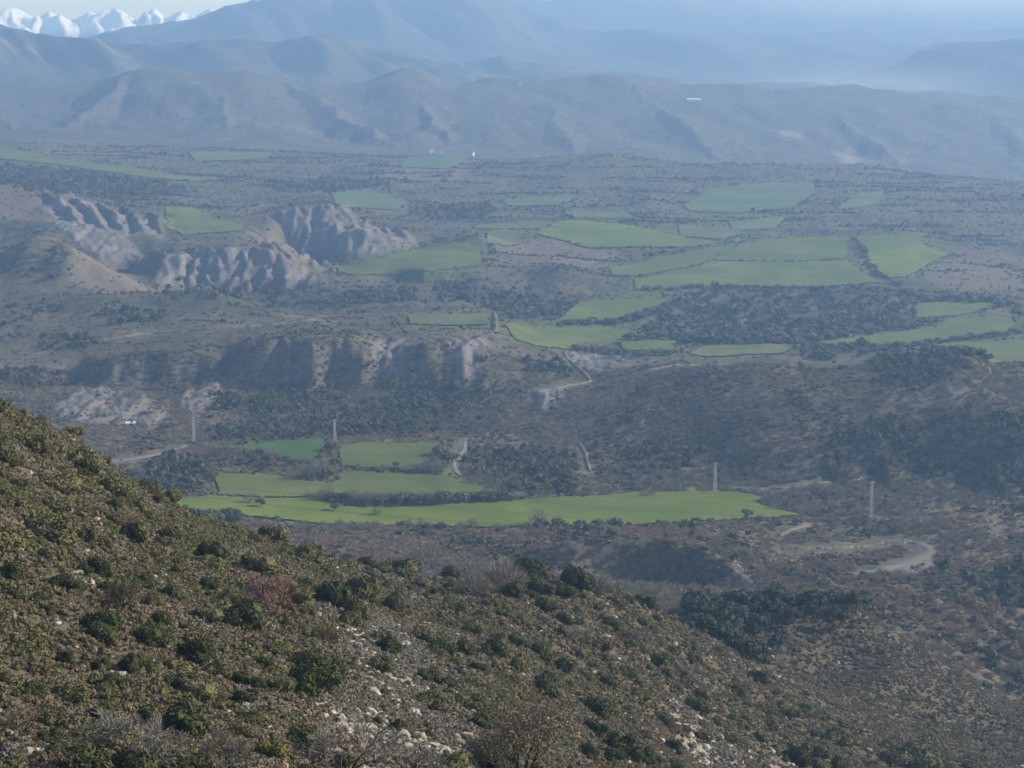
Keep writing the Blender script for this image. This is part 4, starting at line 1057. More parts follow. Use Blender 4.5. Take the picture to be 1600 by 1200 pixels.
SHRUBS = [  # photo column, row, width, kind, label
 (95, 903, 50, 'e', 'broad dark evergreen shrub on the left slope, above a pair of smaller ones'),
 (131, 888, 32, 'e', 'small round dark shrub touching the broad one on the left slope'),
 (63, 931, 40, 'e', 'round dark evergreen shrub nearest the left edge, below the broad one'),
 (160, 965, 76, 'e', 'widest dark evergreen shrub in the lower left, sprawling beside dry brown brush'),
 (222, 903, 44, 'e', 'dark shrub beside bare soil, upper left of the red leafless tree'),
 (270, 920, 44, 'e', 'bright green rounded shrub between dark ones, left of the red leafless tree'),
 (238, 934, 48, 'o', 'olive dome shaped shrub below two dark shrubs at left'),
 (322, 955, 52, 'o', 'olive shrub just below the dry patch, left of the red leafless tree'),
 (102, 1022, 40, 'e', 'compact dark shrub in the lower left among grey cushions'),
 (160, 1036, 34, 'e', 'small dark shrub left of the twin dark shrubs at lower left'),
 (205, 1035, 52, 'e', 'dark shadowed shrub of the twin pair at lower left'),
 (176, 1064, 42, 'e', 'low blue green shrub directly above the white stones'),
 (280, 1052, 66, 'o', 'large olive dome shrub at lower left, right of the twin pair'),
 (305, 1012, 62, 'e', 'dark shrub hanging above the large olive dome shrub'),
 (338, 1040, 50, 'o', 'olive shrub right of the large olive dome shrub'),
 (342, 1090, 30, 'e', 'upright dark shrub above the big grey bare tree'),
 (378, 1090, 40, 'e', 'dark shrub right of the upright one, above the big bare tree'),
 (75, 1112, 62, 'o', 'dull olive shrub in the lower left corner area above a darker one'),
 (82, 1146, 46, 'e', 'dark green shrub low at left, near the pale boulder at the edge'),
 (472, 912, 44, 'e', 'dark green shrub just right of the red leafless tree'),
 (520, 926, 70, 'e', 'long dark shrub running down to the right of the red tree'),
 (566, 918, 70, 'o', 'big olive shrub on the brow right of the long dark one'),
 (556, 952, 50, 'e', 'deep shadowed shrub under the big olive shrub on the brow'),
 (503, 985, 52, 'h', 'dark brown leafless shrub on the stony patch below the red tree'),
 (432, 1003, 46, 'o', 'olive shrub left of the stony patch, below the red tree'),
 (484, 1026, 70, 'o', 'tall olive green shrub at the left rim of the stony patch'),
 (412, 1032, 34, 'e', 'blue green low shrub left of the tall olive one'),
 (424, 1168, 56, 'y', 'bright yellow green shrub at the bottom, right of the big grey bare tree'),
 (660, 982, 54, 'o', 'olive shrub at the upper right rim of the stony patch'),
 (692, 1010, 46, 'e', 'dark shrub right of the stony patch rim'),
 (622, 1132, 34, 'e', 'dark shrub in the lower stony patch'),
 (590, 1124, 28, 'e', 'small dark shrub left of another in the lower stony patch'),
 (934, 1096, 66, 'e', 'sprawling dark shrub above right of the bottom bare tree'),
 (972, 1160, 76, 'e', 'largest dark shrub at the bottom middle, right of the bare tree'),
 (1006, 1176, 50, 'e', 'grey green shrub at the bottom, right of the largest one there'),
 (852, 1062, 42, 'e', 'dark shrub in the hollow above the bottom bare tree'),
 (1034, 1112, 42, 'o', 'olive shrub beside pale rocks at the bottom middle'),
 (1310, 1142, 56, 'o', 'olive shrub above a dark hollow on the lower right slope'),
 (1422, 1168, 84, 'o', 'widest olive shrub on the lower right slope'),
 (1250, 1176, 52, 'y', 'yellow green shrub at the bottom right of the frame'),
 (740, 908, 60, 'g', 'grey leafless bush at the left end of the crest thicket'),
 (788, 894, 66, 'g', 'tall grey brown bush on the crest thicket'),
 (826, 888, 56, 'e', 'dark round evergreen on the crest, middle of the thicket'),
 (846, 914, 52, 'e', 'dark evergreen spreading below the crest thicket, left one of two'),
 (876, 916, 48, 'e', 'dark evergreen spreading below the crest thicket, right one of two'),
 (900, 900, 60, 'e', 'evergreen at the right end of the crest thicket'),
 (935, 915, 40, 'g', 'grey brown bush right of the crest thicket'),
 (330, 800, 44, 'o', 'olive bush standing up from the hillside rim before the green field'),
 (362, 798, 40, 'o', 'second olive bush on the rim, before the green field'),
 (178, 756, 60, 'o', 'big olive green bush on the upper left skyline'),
 (130, 712, 64, 'o', 'olive green bush high on the left skyline'),
 (60, 690, 60, 'o', 'dark olive bush near the left edge of the skyline'),
 (175, 760, 40, 'e', 'dark bush tucked under the skyline bush at left'),
 (260, 832, 50, 'e', 'dark elongated bush below the skyline at left'),
 (330, 860, 60, 'e', 'dark low bush beside yellow scrub, above the red tree'),
 (400, 875, 60, 'o', 'yellowish bush above the red leafless tree'),
]
P['yellow'] = [build('yellow_shrub', crown_parts(130 + i, 1200, 0.085, 7, 1.0, 0.85), leaf_mat('yellow_leaf%d' % i, (0.060, 0.062, 0.012), (0.150, 0.135, 0.030))) for i in range(1)]
P['near_twig'] = [build('twig_shrub', [twig_parts(260 + i, 900, 0.3, 0.010, 1.0, 1.2)] + crown_parts(260 + i, 150, 0.08, 5, .7, .6, core=False), ML['grey' if i else 'heath']) for i in range(2)]
taken = []
for i, (px, py, w, kd, lab) in enumerate(SHRUBS):
    me = {'e': P['shrub'][i % 5], 'o': P['olive'][i % 4], 'y': P['yellow'][0], 'h': P['near_twig'][0], 'g': P['near_twig'][1]}[kd]
    nm = {'e': 'evergreen_shrub', 'o': 'olive_shrub', 'y': 'yellow_green_shrub', 'h': 'leafless_shrub', 'g': 'leafless_shrub'}[kd]
    put_w(nm, me, px, py, w, lab, None, 'shrub')
    taken.append((px, py, w))
# the many further shrubs of the near slope
c = cand(16000, 66, 320, slack=4)
cl = fbm(c[0] / 7, c[1] / 9, 2, 82)
_k = cl > np.where((c[2] < 520) & (c[3] > 840), -0.16, 0.03)
c = [q[_k] for q in c]
zone = fbm(c[0] / 16, c[1] / 20, 2, 81)
cnt = 0
tk = [(a, b, w) for a, b, w in taken]
for x, y, px, py, zn in zip(*c, zone):
    if cnt >= 330 or px < -20 or px > 1620 or py > 1230: continue
    w = (random.choice((28, 36, 46, 58, 74, 92)) if px < 640 else random.uniform(20, 56)) * min(1.3, (150 / y) ** 0.5) * (1.15 if py > 850 else 1.0)
    if px < 640 and py < 1180: pass
    elif random.random() < .35: continue
    if zn < -0.15 and random.random() < .6: continue
    if px > 1100 and random.random() < .6: continue
    if gridval(STONY, np.array([x]), np.array([y]))[0] > .4 and random.random() < .8: continue
    if any(abs(px - a) < (w + q) * .27 and abs(py - b) < (w + q) * .20 for a, b, q in tk): continue
    tk.append((px, py, w)); cnt += 1
    up = py < 900 and px < 620
    kd = 'o' if random.random() < (0.75 if up else 0.42) else 'e'
    if px > 950: kd = 'o' if random.random() < .6 else 'e'
    me = (P['shrub'] if kd == 'e' else P['olive'])[cnt % 4]
    o = put('evergreen_shrub' if kd == 'e' else 'olive_shrub', me, px, py, w * y / F * .5, '', 'shrubs of the near slope', 'shrub', 0.9, d=None)
    further.append((o, px, py, 'dark evergreen shrub' if kd == 'e' else 'olive green shrub'))
by_landmark(further)

def tree(name, trunk_me, crown_me, px, py, hpx, label, group, cat='tree', wide=1.0, crown_name='crown', d=None):
    """a tree by its height in the photograph, rooted at a photo pixel"""
    x, y = hit(px, py) if d is None else (ray(px, py)[0] * d, d)
    h = hpx * y / F
    root = bpy.data.objects.new(name, None); COL.objects.link(root)
    root.empty_display_size = 0.2
    root.location = (x, y, float(height(x, y)) - 0.02 * h)
    root.rotation_euler = (0, 0, random.uniform(0, 6.28))
    root.scale = (h * wide, h * wide, h)
    for nm, me in (('trunk', trunk_me), (crown_name, crown_me)):
        o = bpy.data.objects.new(nm, me); COL.objects.link(o); o.parent = root
    root['label'] = label; root['category'] = cat
    if group: root['group'] = group
    return root

# leafless trees of the near slope
BT = []
for i, (mt_, sd_) in enumerate((('grey', 5), ('grey', 8), ('heath', 11), ('red', 14))):
    l, t = bare_tree(sd_, 6, 4 if i != 1 else 3)
    BT.append((build('limbs', l, mbark), build('twigs', t, ML[mt_])))
for px, py, hpx, v, lab in [
 (216, 1212, 150, 0, 'big grey leafless tree with dark forked trunk, bottom left'),
 (818, 1215, 150, 2, 'brown leafless tree with dark forked trunk, bottom middle'),
 (428, 962, 84, 3, 'reddish leafless tree on the near slope'),
 (186, 958, 70, 2, 'brown leafless tree behind the widest dark shrub at left'),
 (540, 1215, 130, 1, 'thin pale grey leafless tree at the bottom, left of the stony patch'),
 (640, 1218, 95, 1, 'low grey leafless tree at the bottom edge below the stony patch'),
 (345, 1216, 100, 0, 'grey leafless tree at the bottom, right beside the big one'),
 (110, 1222, 95, 2, 'brown leafless tree at the bottom left corner'),
 (30, 1150, 75, 2, 'brown leafless tree by the left edge above the pale boulder'),
 (765, 1208, 85, 2, 'small brown leafless tree left of the bottom middle one'),
 (1075, 1075, 62, 1, 'grey leafless tree on the right slope beside a dark hollow'),
 (1000, 1020, 50, 1, 'grey leafless tree high on the right slope'),
 (195, 830, 56, 2, 'brown leafless tree below the left skyline'),
 (905, 1010, 50, 0, 'grey leafless tree below the crest thicket'),
]:
    tree('bare_tree', BT[v][0], BT[v][1], px, py, hpx, lab, None, 'tree', 1.15, 'twigs')

# pines on the spur at the right
PT = [build('pine_trunk', trunk_parts(300 + i, 0.55, 0.028, .02, 3), mbark) for i in range(2)]
PC = [build('pine_crown', crown_parts(310 + i, 620, 0.045, 9, 0.42, 1.0, 0.35, spread=.75), ML['pine']) for i in range(4)]
c = cand(60000, 330, 460, slack=30)
ok = gridval(PINE, c[0], c[1]) + .35 * noise(c[0] / 9, c[1] / 9, 85) > 0.42
pts = []; pin = []
for x, y, px, py in zip(*[q[ok] for q in c]):
    if len(pts) >= 95: break
    if any((x - a) ** 2 + (y - b) ** 2 < 2.7 ** 2 for a, b in pts): continue
    pts.append((x, y))
    pin.append((px, tree('pine_tree', PT[len(pts) % 2], PC[len(pts) % 4], px, py, random.uniform(32, 54), '', 'pines on the right spur', 'tree', random.uniform(.9, 1.2), d=y)))
by_order(pin, 'pine from the left in the green clump on the right spur')
print('pines', len(pts))

# trees of the valley fields
FT = [build('field_trunk', trunk_parts(330 + i, 0.34, 0.045, .03, 3), mbark) for i in range(2)]
FC_ = [build('field_crown', crown_parts(340 + i, 380, 0.05, 7, 0.46, .85, 0.28), ML['field']) for i in range(4)]
WC = [build('wood_crown', crown_parts(350 + i, 300, 0.06, 7, 0.52, .9, 0.12), ML['wood']) for i in range(4)]
GC = [build('bare_crown', [twig_parts(360 + i, 420, 0.13, 0.006, .45, 1.0)] + crown_parts(360 + i, 90, .04, 5, .36, .8, .2, core=False), ML['grey' if i < 2 else 'pale']) for i in range(4)]
for px, py, h, ty, lab in [
 (408, 793, 20, 'f', 'round tree standing alone in the green field, right one of a close pair'),
 (390, 787, 20, 'g', 'bushy leafless tree in the green field, left one of a close pair'),
 (523, 799, 19, 'f', 'lone round tree with long shadow in the middle of the green field'),
 (588, 806, 18, 'g', 'lone spindly tree with long shadow at the lower green field'),
 (619, 731, 15, 'f', 'round tree on the hedge bank between two mid fields'),
 (497, 748, 36, 'p', 'largest pale leafy tree at the corner where three fields meet'),
 (480, 748, 26, 'p', 'pale bushy tree left of the largest one at the field corner'),
 (512, 750, 26, 'f', 'green bushy tree right of the largest one at the field corner'),
 (524, 733, 24, 'f', 'tree beside the pylon between the deep green and mid green fields'),
 (517, 706, 22, 'f', 'tree at the right tip of the deep green field'),
 (683, 738, 26, 'p', 'pale leafless tree at the right end of the hedge bank'),
 (666, 738, 20, 'p', 'small pale tree left of the track bend'),
 (700, 722, 30, 'w', 'dark tree by the track bend, right end of the mid field'),
 (690, 712, 24, 'w', 'dark tree casting shadow onto the mid green field'),
 (1168, 812, 22, 'f', 'green bush at the lower right edge of the long field'),
 (1203, 786, 26, 'g', 'grey bush at the right tip of the long field'),
 (847, 824, 22, 'w', 'broad dark bush on the lower rim of the long field, left of a gap'),
 (870, 824, 22, 'w', 'dark bush just right of the broad one on the rim'),
 (840, 820, 30, 'g', 'leafless grey tree behind the broad dark bush on the rim'),
 (908, 824, 20, 'w', 'round dark bush on the rim, left of the round pair'),
 (936, 824, 22, 'w', 'left one of a pair of round dark bushes on the rim'),
 (962, 823, 22, 'w', 'right one of a pair of round dark bushes on the rim'),
 (1088, 817, 16, 'w', 'small dark bush on the rim under the right half of the long field'),
 (630, 826, 18, 'w', 'dark bush on the rim below the lone spindly tree'),
 (668, 826, 18, 'w', 'dark bush on the rim, second of three below the left of the field'),
 (692, 826, 18, 'w', 'dark bush on the rim, third of three below the left of the field'),
 (737, 824, 18, 'g', 'grey spindly bush on the rim in the field middle'),
 (1018, 775, 16, 'g', 'thin leafless tree on the far edge of the long field'),
 (1005, 777, 12, 'g', 'tiny leafless tree at the far edge of the long field'),
]:
    crown = {'f': FC_, 'w': WC, 'g': GC[:2], 'p': GC[2:]}[ty]
    tree('field_tree' if ty in 'fp' else 'bush' if ty == 'w' else 'bare_tree', FT[px % 2], crown[px % len(crown)], px, py, h, lab, None, 'tree' if ty != 'w' else 'bush', 1.15 if ty != 'w' else 1.35)
hb = []
for k in range(34):                          # the hedgerow between the two long fields
    px = 503 + k * 8.9 + random.uniform(-3, 3)
    py = np.interp(px, [500, 560, 640, 740, 800], [781, 791, 791, 785, 783])
    ty = random.random()
    cr = GC[random.randrange(4)] if ty < .6 else FC_[random.randrange(4)]
    hb.append((px, tree('hedge_bush', FT[k % 2], cr, px, py, random.uniform(17, 30), '', 'bushes of the field hedgerow', 'bush', random.uniform(1.0, 1.4))))
by_order(hb, 'bush from the left in the hedgerow between the two long fields'); hb = []
for k in range(16):
    px = 545 + k * 9 + random.uniform(-3, 3)
    hb.append((px, tree('hedge_bush', FT[k % 2], FC_[k % 4], px, np.interp(px, [540, 600, 700], [735, 737, 742]), random.uniform(7, 13), '', 'bushes of the field bank', 'bush', 1.4)))
by_order(hb, 'low bush from the left on the bank between the two mid fields'); hb = []
for k in range(34):
    px = random.uniform(335, 500); py = np.interp(px, [335, 420, 500], [718, 726, 740]) + random.uniform(-14, 6)
    cr = random.choice(FC_ + GC)
    hb.append((px, tree('bush', FT[k % 2], cr, px, py, random.uniform(9, 19), '', 'bushes below the deep green field', 'bush', 1.3)))
by_order(hb, 'bush from the left in the scatter below the deep green field'); hb = []
for k in range(40):
    px = random.uniform(600, 1250); py = np.interp(px, [600, 950, 1100, 1250], [828, 829, 822, 812]) + random.uniform(-1, 9)
    cr = random.choice(WC + GC[:2] + GC[:2])
    hb.append((px, tree('bush', FT[k % 2], cr, px, py, random.uniform(8, 19), '', 'bushes along the field rim', 'bush', 1.3)))
by_order(hb, 'small bush from the left along the rim below the longest field'); hb = []
# middle distance: trees of the belt, hedges and orchard
def belt(name, pts, n, hr, crowns, label, group, jit=2.0, wide=1.3):
    pts = densify(pts, 1.0, False); hb = []
    for k in range(n):
        px, py = pts[int((k + random.random()) / n * len(pts)) % len(pts)]
        hb.append((k, tree(name, FT[k % 2], random.choice(crowns), px + random.uniform(-2, 2), py + random.uniform(-jit, jit), random.uniform(*hr), label, group, 'tree', wide)))
    by_order(hb, label)
belt('belt_tree', [(1000,455),(1100,450),(1200,452),(1300,452),(1400,456)], 42, (7, 12), WC, 'tree from the left along the upper edge of the dark tree belt', 'upper edge of the tree belt')
belt('belt_tree', [(980,533),(1050,528),(1130,536),(1230,538),(1300,528),(1420,512),(1460,508)], 44, (11, 20), WC + FC_[:1], 'tree from the left along the lower edge of the dark tree belt', 'lower edge of the tree belt', 3)
belt('belt_tree', [(875,509),(960,507),(1000,498),(1040,482)], 30, (9, 17), WC, 'tree from the left in the dark hedge left of the tree belt', 'hedge left of the tree belt')
belt('belt_tree', [(1335,376),(1352,394),(1355,412),(1370,428),(1390,440),(1410,448)], 34, (6, 11), WC, 'tree from the top in the winding hedge beside the bright right field', 'winding hedge', 1.5)
belt('belt_tree', [(1410,458),(1440,470),(1500,470),(1590,480),(1590,500)], 24, (10, 22), WC, 'dark tree from the left around the flat field at the right', 'trees by the right flat field', 4)
belt('belt_tree', [(1290,545),(1400,545),(1470,536),(1560,526),(1600,520)], 34, (8, 15), WC, 'tree from the left in the hedge between two right hand fields', 'right hand field hedge', 2)
belt('belt_tree', [(890,549),(930,549),(990,556),(1050,556)], 24, (9, 16), GC[:2] + WC[:2], 'tree from the left in the row below the valley floor fields', 'trees below the valley floor fields', 2)
belt('belt_tree', [(1120,409),(1180,409),(1240,411),(1300,408),(1322,408)], 22, (3, 6), WC, 'low bush from the left in the thin hedge between the terraces', 'terrace hedge', 1, 1.8)
belt('belt_tree', [(880,376),(920,389),(1000,388),(1060,388),(1110,385)], 22, (3, 6), WC, 'low bush from the left along the lower edge of the domed field', 'hedge of the domed field', 1, 1.8)
belt('orchard_tree', [(600,486),(640,486),(690,485),(725,485)], 17, (9, 14), GC[2:], 'pale tree from the left in the orchard row above the yellowish field', 'orchard row', 0.8, 0.9)
belt('belt_tree', [(1380,560),(1430,556),(1480,551),(1530,556),(1545,566)], 22, (12, 20), WC, 'dark tree from the left on the wooded top of the scrub hill', 'wooded hilltop', 3)

# the slender pale rock tower on the knoll
mtower, nt, p = new_mat('grey_stone', 0.95, 0.05)
nt.links.new(mixrgb(nt, ramp(nt, tex(nt, 0.9, 5, 0.65), [(0.35, 0.0), (0.65, 1.0)]), (0.13, 0.125, 0.10), (0.26, 0.25, 0.205)), p.inputs['Base Color'])
def rock_tower(px, py, wpx, hpx, label):
    x, y = hit(px, py); w = wpx * y / F * .5; h = hpx * y / F
    V, Fc = [], []
    R_, n_ = 16, 14
    for i in range(R_ + 1):
        t = i / R_
        prof = (1.25 - .55 * t) if t < .75 else (1.25 - .55 * .75) * (1.08 - .9 * ((t - .75) / .25) ** 2)
        for j in range(n_):
            an = 2 * math.pi * j / n_
            k = w * prof * (1 + .22 * float(noise(np.array(j * .9), np.array(i * .55), 86)) + .08 * random.uniform(-1, 1))
            V.append((k * math.cos(an) + .12 * h * t * .3, k * math.sin(an), h * t - .6))
    for i in range(R_):
        for j in range(n_):
            Fc.append((i * n_ + j, i * n_ + (j + 1) % n_, (i + 1) * n_ + (j + 1) % n_, (i + 1) * n_ + j))
    Fc.append(tuple(R_ * n_ + j for j in range(n_)))
    o = mesh_obj('rock_tower', V, Fc, mtower); o.location = (x, y, float(height(x, y)))
    o['label'] = label; o['category'] = 'rock'
rock_tower(771, 515, 11, 30, 'slender pale rock tower on the knoll beside the valley floor field')

# boulders
for px, py, w, lab in [
 (6, 1135, 30, 'large pale boulder cut by the left edge near the bottom'),
 (10, 668, 20, 'pale boulder by the left edge below the skyline'),
 (150, 806, 18, 'pale rock outcrop on the left slope, upper one of two'),
 (160, 826, 12, 'pale rock on the left slope, lower one of two'),
 (172, 1084, 10, 'left one of two small white stones at lower left'),
 (190, 1085, 10, 'right one of two small white stones at lower left'),
 (508, 1088, 22, 'pale angular rock at the left side of the stony patch'),
 (495, 1120, 18, 'pale rock below the angular one on the stony patch'),
 (585, 975, 10, 'thin upright pale rock at the top of the stony patch'),
 (1085, 1122, 14, 'pale rock on the bottom slope beside the olive shrub'),
 (1090, 1185, 16, 'pale rock at the bottom beside a dark bush'),
 (1145, 1150, 10, 'pale rock right of the others on the bottom slope'),
 (1040, 972, 9, 'single pale rock near the crest of the right slope'),
 (65, 905, 8, 'small pale stone above the round dark shrub at left'),
]:
    x, y = hit(px, py)
    put('boulder', P['stone'][px % 4], px, py + w * .3, w * y / F * .5, lab, None, 'rock', 1.0, None, 0.15)
n = 0; more = []
c = cand(3000, 70, 330, slack=2)
st_ = gridval(STONY, c[0], c[1])
for x, y, px, py, s_ in zip(*c, st_):
    if n >= 90 or px < 0 or px > 1600 or py > 1200: continue
    if s_ < .3 and random.random() < .9: continue
    n += 1
    more.append((put('boulder', P['stone'][n % 4], px, py, random.uniform(.18, .42), '', 'stones of the near slope', 'rock', 1.0, None, .2), px, py, 'pale stone'))
by_landmark(more)

# ------------------------------------------------------------------ pylons
msteel, nt, p = new_mat('galvanised_steel', 0.55, 0.3); p.inputs['Base Color'].default_value = (0.42, 0.43, 0.43, 1)
mglass, nt, p = new_mat('insulator', 0.3, 0.5); p.inputs['Base Color'].default_value = (0.30, 0.33, 0.30, 1)
def pylon(px, py, hpx, label):
    x, y = hit(px, py); h = hpx * y / F
    root = bpy.data.objects.new('pylon', None); COL.objects.link(root)
    root.location = (x, y, float(height(x, y)) - .1); root.rotation_euler = (0, 0, 0.5)
    root['label'] = label; root['category'] = 'pylon'; root['group'] = 'power line pylons'
    w0, w1 = .55, .22
    cor = [(-1, -1), (1, -1), (1, 1), (-1, 1)]
    for a, b in cor:
        v, f = tube((a * w0, b * w0, 0), (a * w1, b * w1, h), .09, .07, 4); mesh_obj('leg', v, f, msteel, root)
    parts = []
    m = 8
    for k in range(m):
        z0, z1 = h * k / m, h * (k + 1) / m
        q0 = w0 + (w1 - w0) * k / m; q1 = w0 + (w1 - w0) * (k + 1) / m
        for i in range(4):
            a, b = cor[i], cor[(i + 1) % 4]
            s, e = (a, b) if k % 2 else (b, a)
            parts.append(tube((s[0] * q0, s[1] * q0, z0), (e[0] * q1, e[1] * q1, z1), .035, .035, 3))
    o = bpy.data.objects.new('bracing', build('bracing', parts, msteel)); COL.objects.link(o); o.parent = root
    v, f = tube((-1.5, 0, h * .97), (1.5, 0, h * .97), .08, .08, 4); arm = mesh_obj('crossarm', v, f, msteel, root)
    for s in (-1.4, 0, 1.4):
        v, f = tube((s, 0, h * .97 - .08), (s, 0, h * .97 - .65), .09, .06, 6); mesh_obj('insulator', v, f, mglass, arm)
pylon(1117, 770, 50, 'pylon standing at the far edge of the long green field')
pylon(1361, 810, 62, 'tallest pylon, right of the long green field in brown scrub')
pylon(523, 692, 38, 'pylon between the deep green and mid green fields')
pylon(303, 690, 40, 'pylon behind the near hillside, left of the deep green field')
pylon(727, 716, 34, 'pylon beside the bending pale track')

# ------------------------------------------------------------------ far buildings
mwhite, nt, p = new_mat('whitewash', 0.85, 0.1)
nt.links.new(mixrgb(nt, tex(nt, 0.8, 3, .6), (0.60, 0.58, 0.54), (0.78, 0.76, 0.72)), p.inputs['Base Color'])
mroof, nt, p = new_mat('roof_tile', 0.85, 0.1)
nt.links.new(mixrgb(nt, tex(nt, 1.2, 3, .6), (0.20, 0.11, 0.075), (0.33, 0.20, 0.14)), p.inputs['Base Color'])
msheet, nt, p = new_mat('pale_sheet_roof', 0.5, 0.3); p.inputs['Base Color'].default_value = (0.74, 0.76, 0.78, 1)
mdark, nt, p = new_mat('window_glass', 0.2, 0.5); p.inputs['Base Color'].default_value = (0.03, 0.035, 0.04, 1)
def box(x0, x1, y0, y1, z0, z1):
    v = [(x, y, z) for z in (z0, z1) for y in (y0, y1) for x in (x0, x1)]
    return np.array(v), [(0, 2, 3, 1), (4, 5, 7, 6), (0, 1, 5, 4), (2, 6, 7, 3), (0, 4, 6, 2), (1, 3, 7, 5)]
def house(name, px, py, wid, dep, ht, rise, rot, label, roofm, nwin=3, cat='house', d=None):
    x, y = hit(px, py) if d is None else (ray(px, py)[0] * d, d)
    root = bpy.data.objects.new(name, None); COL.objects.link(root)
    root.location = (x, y, float(height(x, y)) - .6); root.rotation_euler = (0, 0, rot)
    root['label'] = label; root['category'] = cat; root['group'] = 'far buildings'
    a, b = wid / 2, dep / 2
    v, f = box(-a, a, -b, b, 0, ht)
    v = np.concatenate([v, [(-a, 0, ht + rise), (a, 0, ht + rise)]]); f = f + [(4, 6, 8), (5, 9, 7)]
    mesh_obj('wall', v, f, mwhite, root)
    e = .45
    rv = []
    for s in (-1, 1):
        for xx in (-a - e, a + e):
            rv += [(xx, s * (b + e), ht - e * rise / b + .12), (xx, 0, ht + rise + .12), (xx, 0, ht + rise + .34), (xx, s * (b + e), ht - e * rise / b + .34)]
    rf = []
    for q in (0, 8):
        rf += [(q, q + 1, q + 5, q + 4), (q + 3, q + 7, q + 6, q + 2), (q, q + 4, q + 7, q + 3), (q, q + 3, q + 2, q + 1), (q + 4, q + 5, q + 6, q + 7)]
    mesh_obj('roof', rv, rf, roofm, root)
    for k in range(nwin):
        cx = -a + wid * (k + .5) / nwin
        v, f = box(cx - .5, cx + .5, -b - .06, -b + .1, ht * .5, ht * .5 + 1.2); mesh_obj('window', v, f, mdark, root)
    v, f = box(-.55 + a * .3, .55 + a * .3, -b - .08, -b + .1, 0, 2.6); mesh_obj('door', v, f, mbark, root)
house('house', 674, 241, 8, 7, 7.5, 2, .5, 'tall white house left of its neighbour above the far pale field', mroof, 3)
house('house', 688, 242, 12, 8, 5.5, 2, .2, 'white house with tiled roof right of the tall one above the far pale field', mroof, 4)
house('house', 736, 243, 9, 7, 5, 2, -.3, 'small pale house alone at the right end of the far pale field', mroof, 2)
house('barn', 1084, 158, 26, 10, 4, 1.6, .05, 'long white barn high on the far grey hill', msheet, 5, 'barn')
house('house', 813, 132, 8, 7, 5, 1.8, .2, 'tiny white house near the crest of the far grey hill', mroof, 2)
house('shed', 204, 664, 4.2, 3, 1.6, .5, .2, 'small white shed in the scrub behind the near hillside', msheet, 1, 'shed')
mw, nt, p = new_mat('dry_stone', 0.9, 0.1)
nt.links.new(mixrgb(nt, tex(nt, 1.5, 4, .6), (0.28, 0.26, 0.23), (0.46, 0.43, 0.38)), p.inputs['Base Color'])
def stone_wall(pts, ht, label):
    c = np.array(hits(densify(pts, 2.0, False)))
    V, Fc = [], []
    t = np.gradient(c, axis=0); t /= np.linalg.norm(t, axis=1)[:, None] + 1e-9
    for i, (q, tt) in enumerate(zip(c, t)):
        nx, ny = -tt[1] * .35, tt[0] * .35
        z = float(height(*q)); hh = ht * random.uniform(.7, 1.1)
        V += [(q[0] - nx, q[1] - ny, z - .4), (q[0] - nx * .7, q[1] - ny * .7, z + hh), (q[0] + nx * .7, q[1] + ny * .7, z + hh), (q[0] + nx, q[1] + ny, z - .4)]
        if i:
            k = i * 4
            Fc += [(k - 4 + j, k - 4 + (j + 1) % 4, k + (j + 1) % 4, k + j) for j in range(4)]
    Fc += [(0, 1, 2, 3), (len(V) - 1, len(V) - 2, len(V) - 3, len(V) - 4)]
    o = mesh_obj('stone_wall', V, Fc, mw); o['label'] = label; o['category'] = 'wall'
stone_wall([(622, 541), (640, 542), (650, 541)], 1.6, 'pale low wall on the plateau edge above the dark cliff')
stone_wall([(655, 538), (668, 537)], 1.8, 'short pale ruined wall right of the longer wall on the plateau edge')


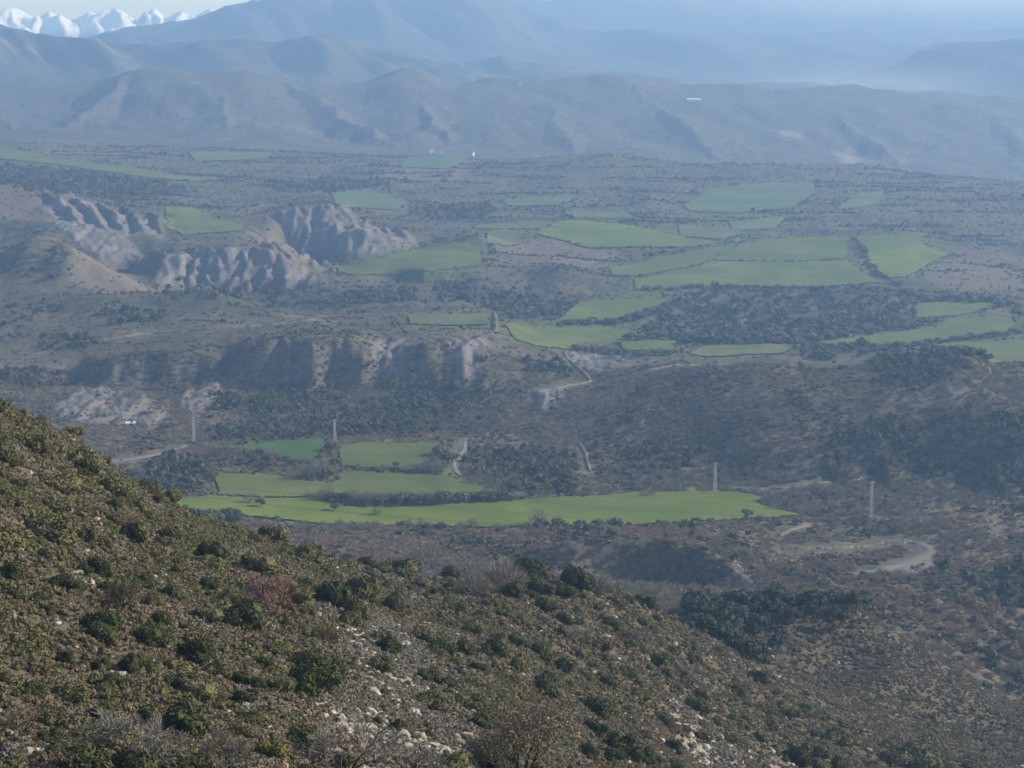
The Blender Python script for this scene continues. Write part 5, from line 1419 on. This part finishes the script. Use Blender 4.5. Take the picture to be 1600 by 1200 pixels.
# ------------------------------------------------------------------ the hazy air
hm = bpy.data.materials.new('haze_air'); hm.use_nodes = True
nt = hm.node_tree; nt.nodes.clear()
pv = nt.nodes.new('ShaderNodeVolumePrincipled')
pv.inputs['Color'].default_value = (*HAZE_COLOR, 1)
pv.inputs['Absorption Color'].default_value = (*HAZE_ABS, 1)
pv.inputs['Density'].default_value = HAZE_DENSITY
pv.inputs['Anisotropy'].default_value = HAZE_G
oo = nt.nodes.new('ShaderNodeOutputMaterial'); nt.links.new(pv.outputs[0], oo.inputs['Volume'])
zlo = float(Z.min()) - 1.5; zhi = float(Z.max()) + 6
print('Z range', zlo, zhi)
x0, x1, y0, y1 = -3800, 3800, -60, 10200
hv = [(x, y, z) for z in (zlo, zhi) for y in (y0, y1) for x in (x0, x1)]
ho = mesh_obj('haze', hv, [(0, 2, 3, 1), (4, 5, 7, 6), (0, 1, 5, 4), (2, 6, 7, 3), (0, 4, 6, 2), (1, 3, 7, 5)], hm)
ho['kind'] = 'stuff'; ho['label'] = 'pale blue haze filling the valley air'; ho['category'] = 'haze'

# low mist lying in the far valley on the right: closed bodies of thin cloud inside the haze
mm_ = bpy.data.materials.new('mist'); mm_.use_nodes = True
nt = mm_.node_tree; nt.nodes.clear()
pv = nt.nodes.new('ShaderNodeVolumePrincipled')
pv.inputs['Color'].default_value = (0.86, 0.92, 1.0, 1); pv.inputs['Absorption Color'].default_value = (1, 1, 1, 1)
pv.inputs['Anisotropy'].default_value = 0.3
tc = nt.nodes.new('ShaderNodeTexCoord'); gr = nt.nodes.new('ShaderNodeTexGradient'); gr.gradient_type = 'QUADRATIC_SPHERE'
nt.links.new(tc.outputs['Object'], gr.inputs[0])
mu = node(nt, 'ShaderNodeMath', operation='MULTIPLY'); mu.inputs[1].default_value = 5.0e-3
nt.links.new(gr.outputs['Fac'], mu.inputs[0]); nt.links.new(mu.outputs[0], pv.inputs['Density'])
oo = nt.nodes.new('ShaderNodeOutputMaterial'); nt.links.new(pv.outputs[0], oo.inputs['Volume'])
def mist(px, py, d, rx, ry, rz, label):
    sx, sz = ray(px, py)
    bm = bmesh.new(); bmesh.ops.create_uvsphere(bm, u_segments=32, v_segments=16, radius=1)
    me = bpy.data.meshes.new('mist_bank'); bm.to_mesh(me); bm.free(); me.materials.append(mm_)
    o = bpy.data.objects.new('mist_bank', me); COL.objects.link(o)
    o.location = (sx * d, d, CAM.z + sz * d); o.scale = (rx, ry, rz)
    o['kind'] = 'stuff'; o['label'] = label; o['category'] = 'mist'
mist(1480, 160, 4720, 900, 380, 120, 'pale mist lying behind the long grey hill at the right')
mist(1480, 20, 7700, 1900, 420, 150, 'pale band of mist along the far right ridge')
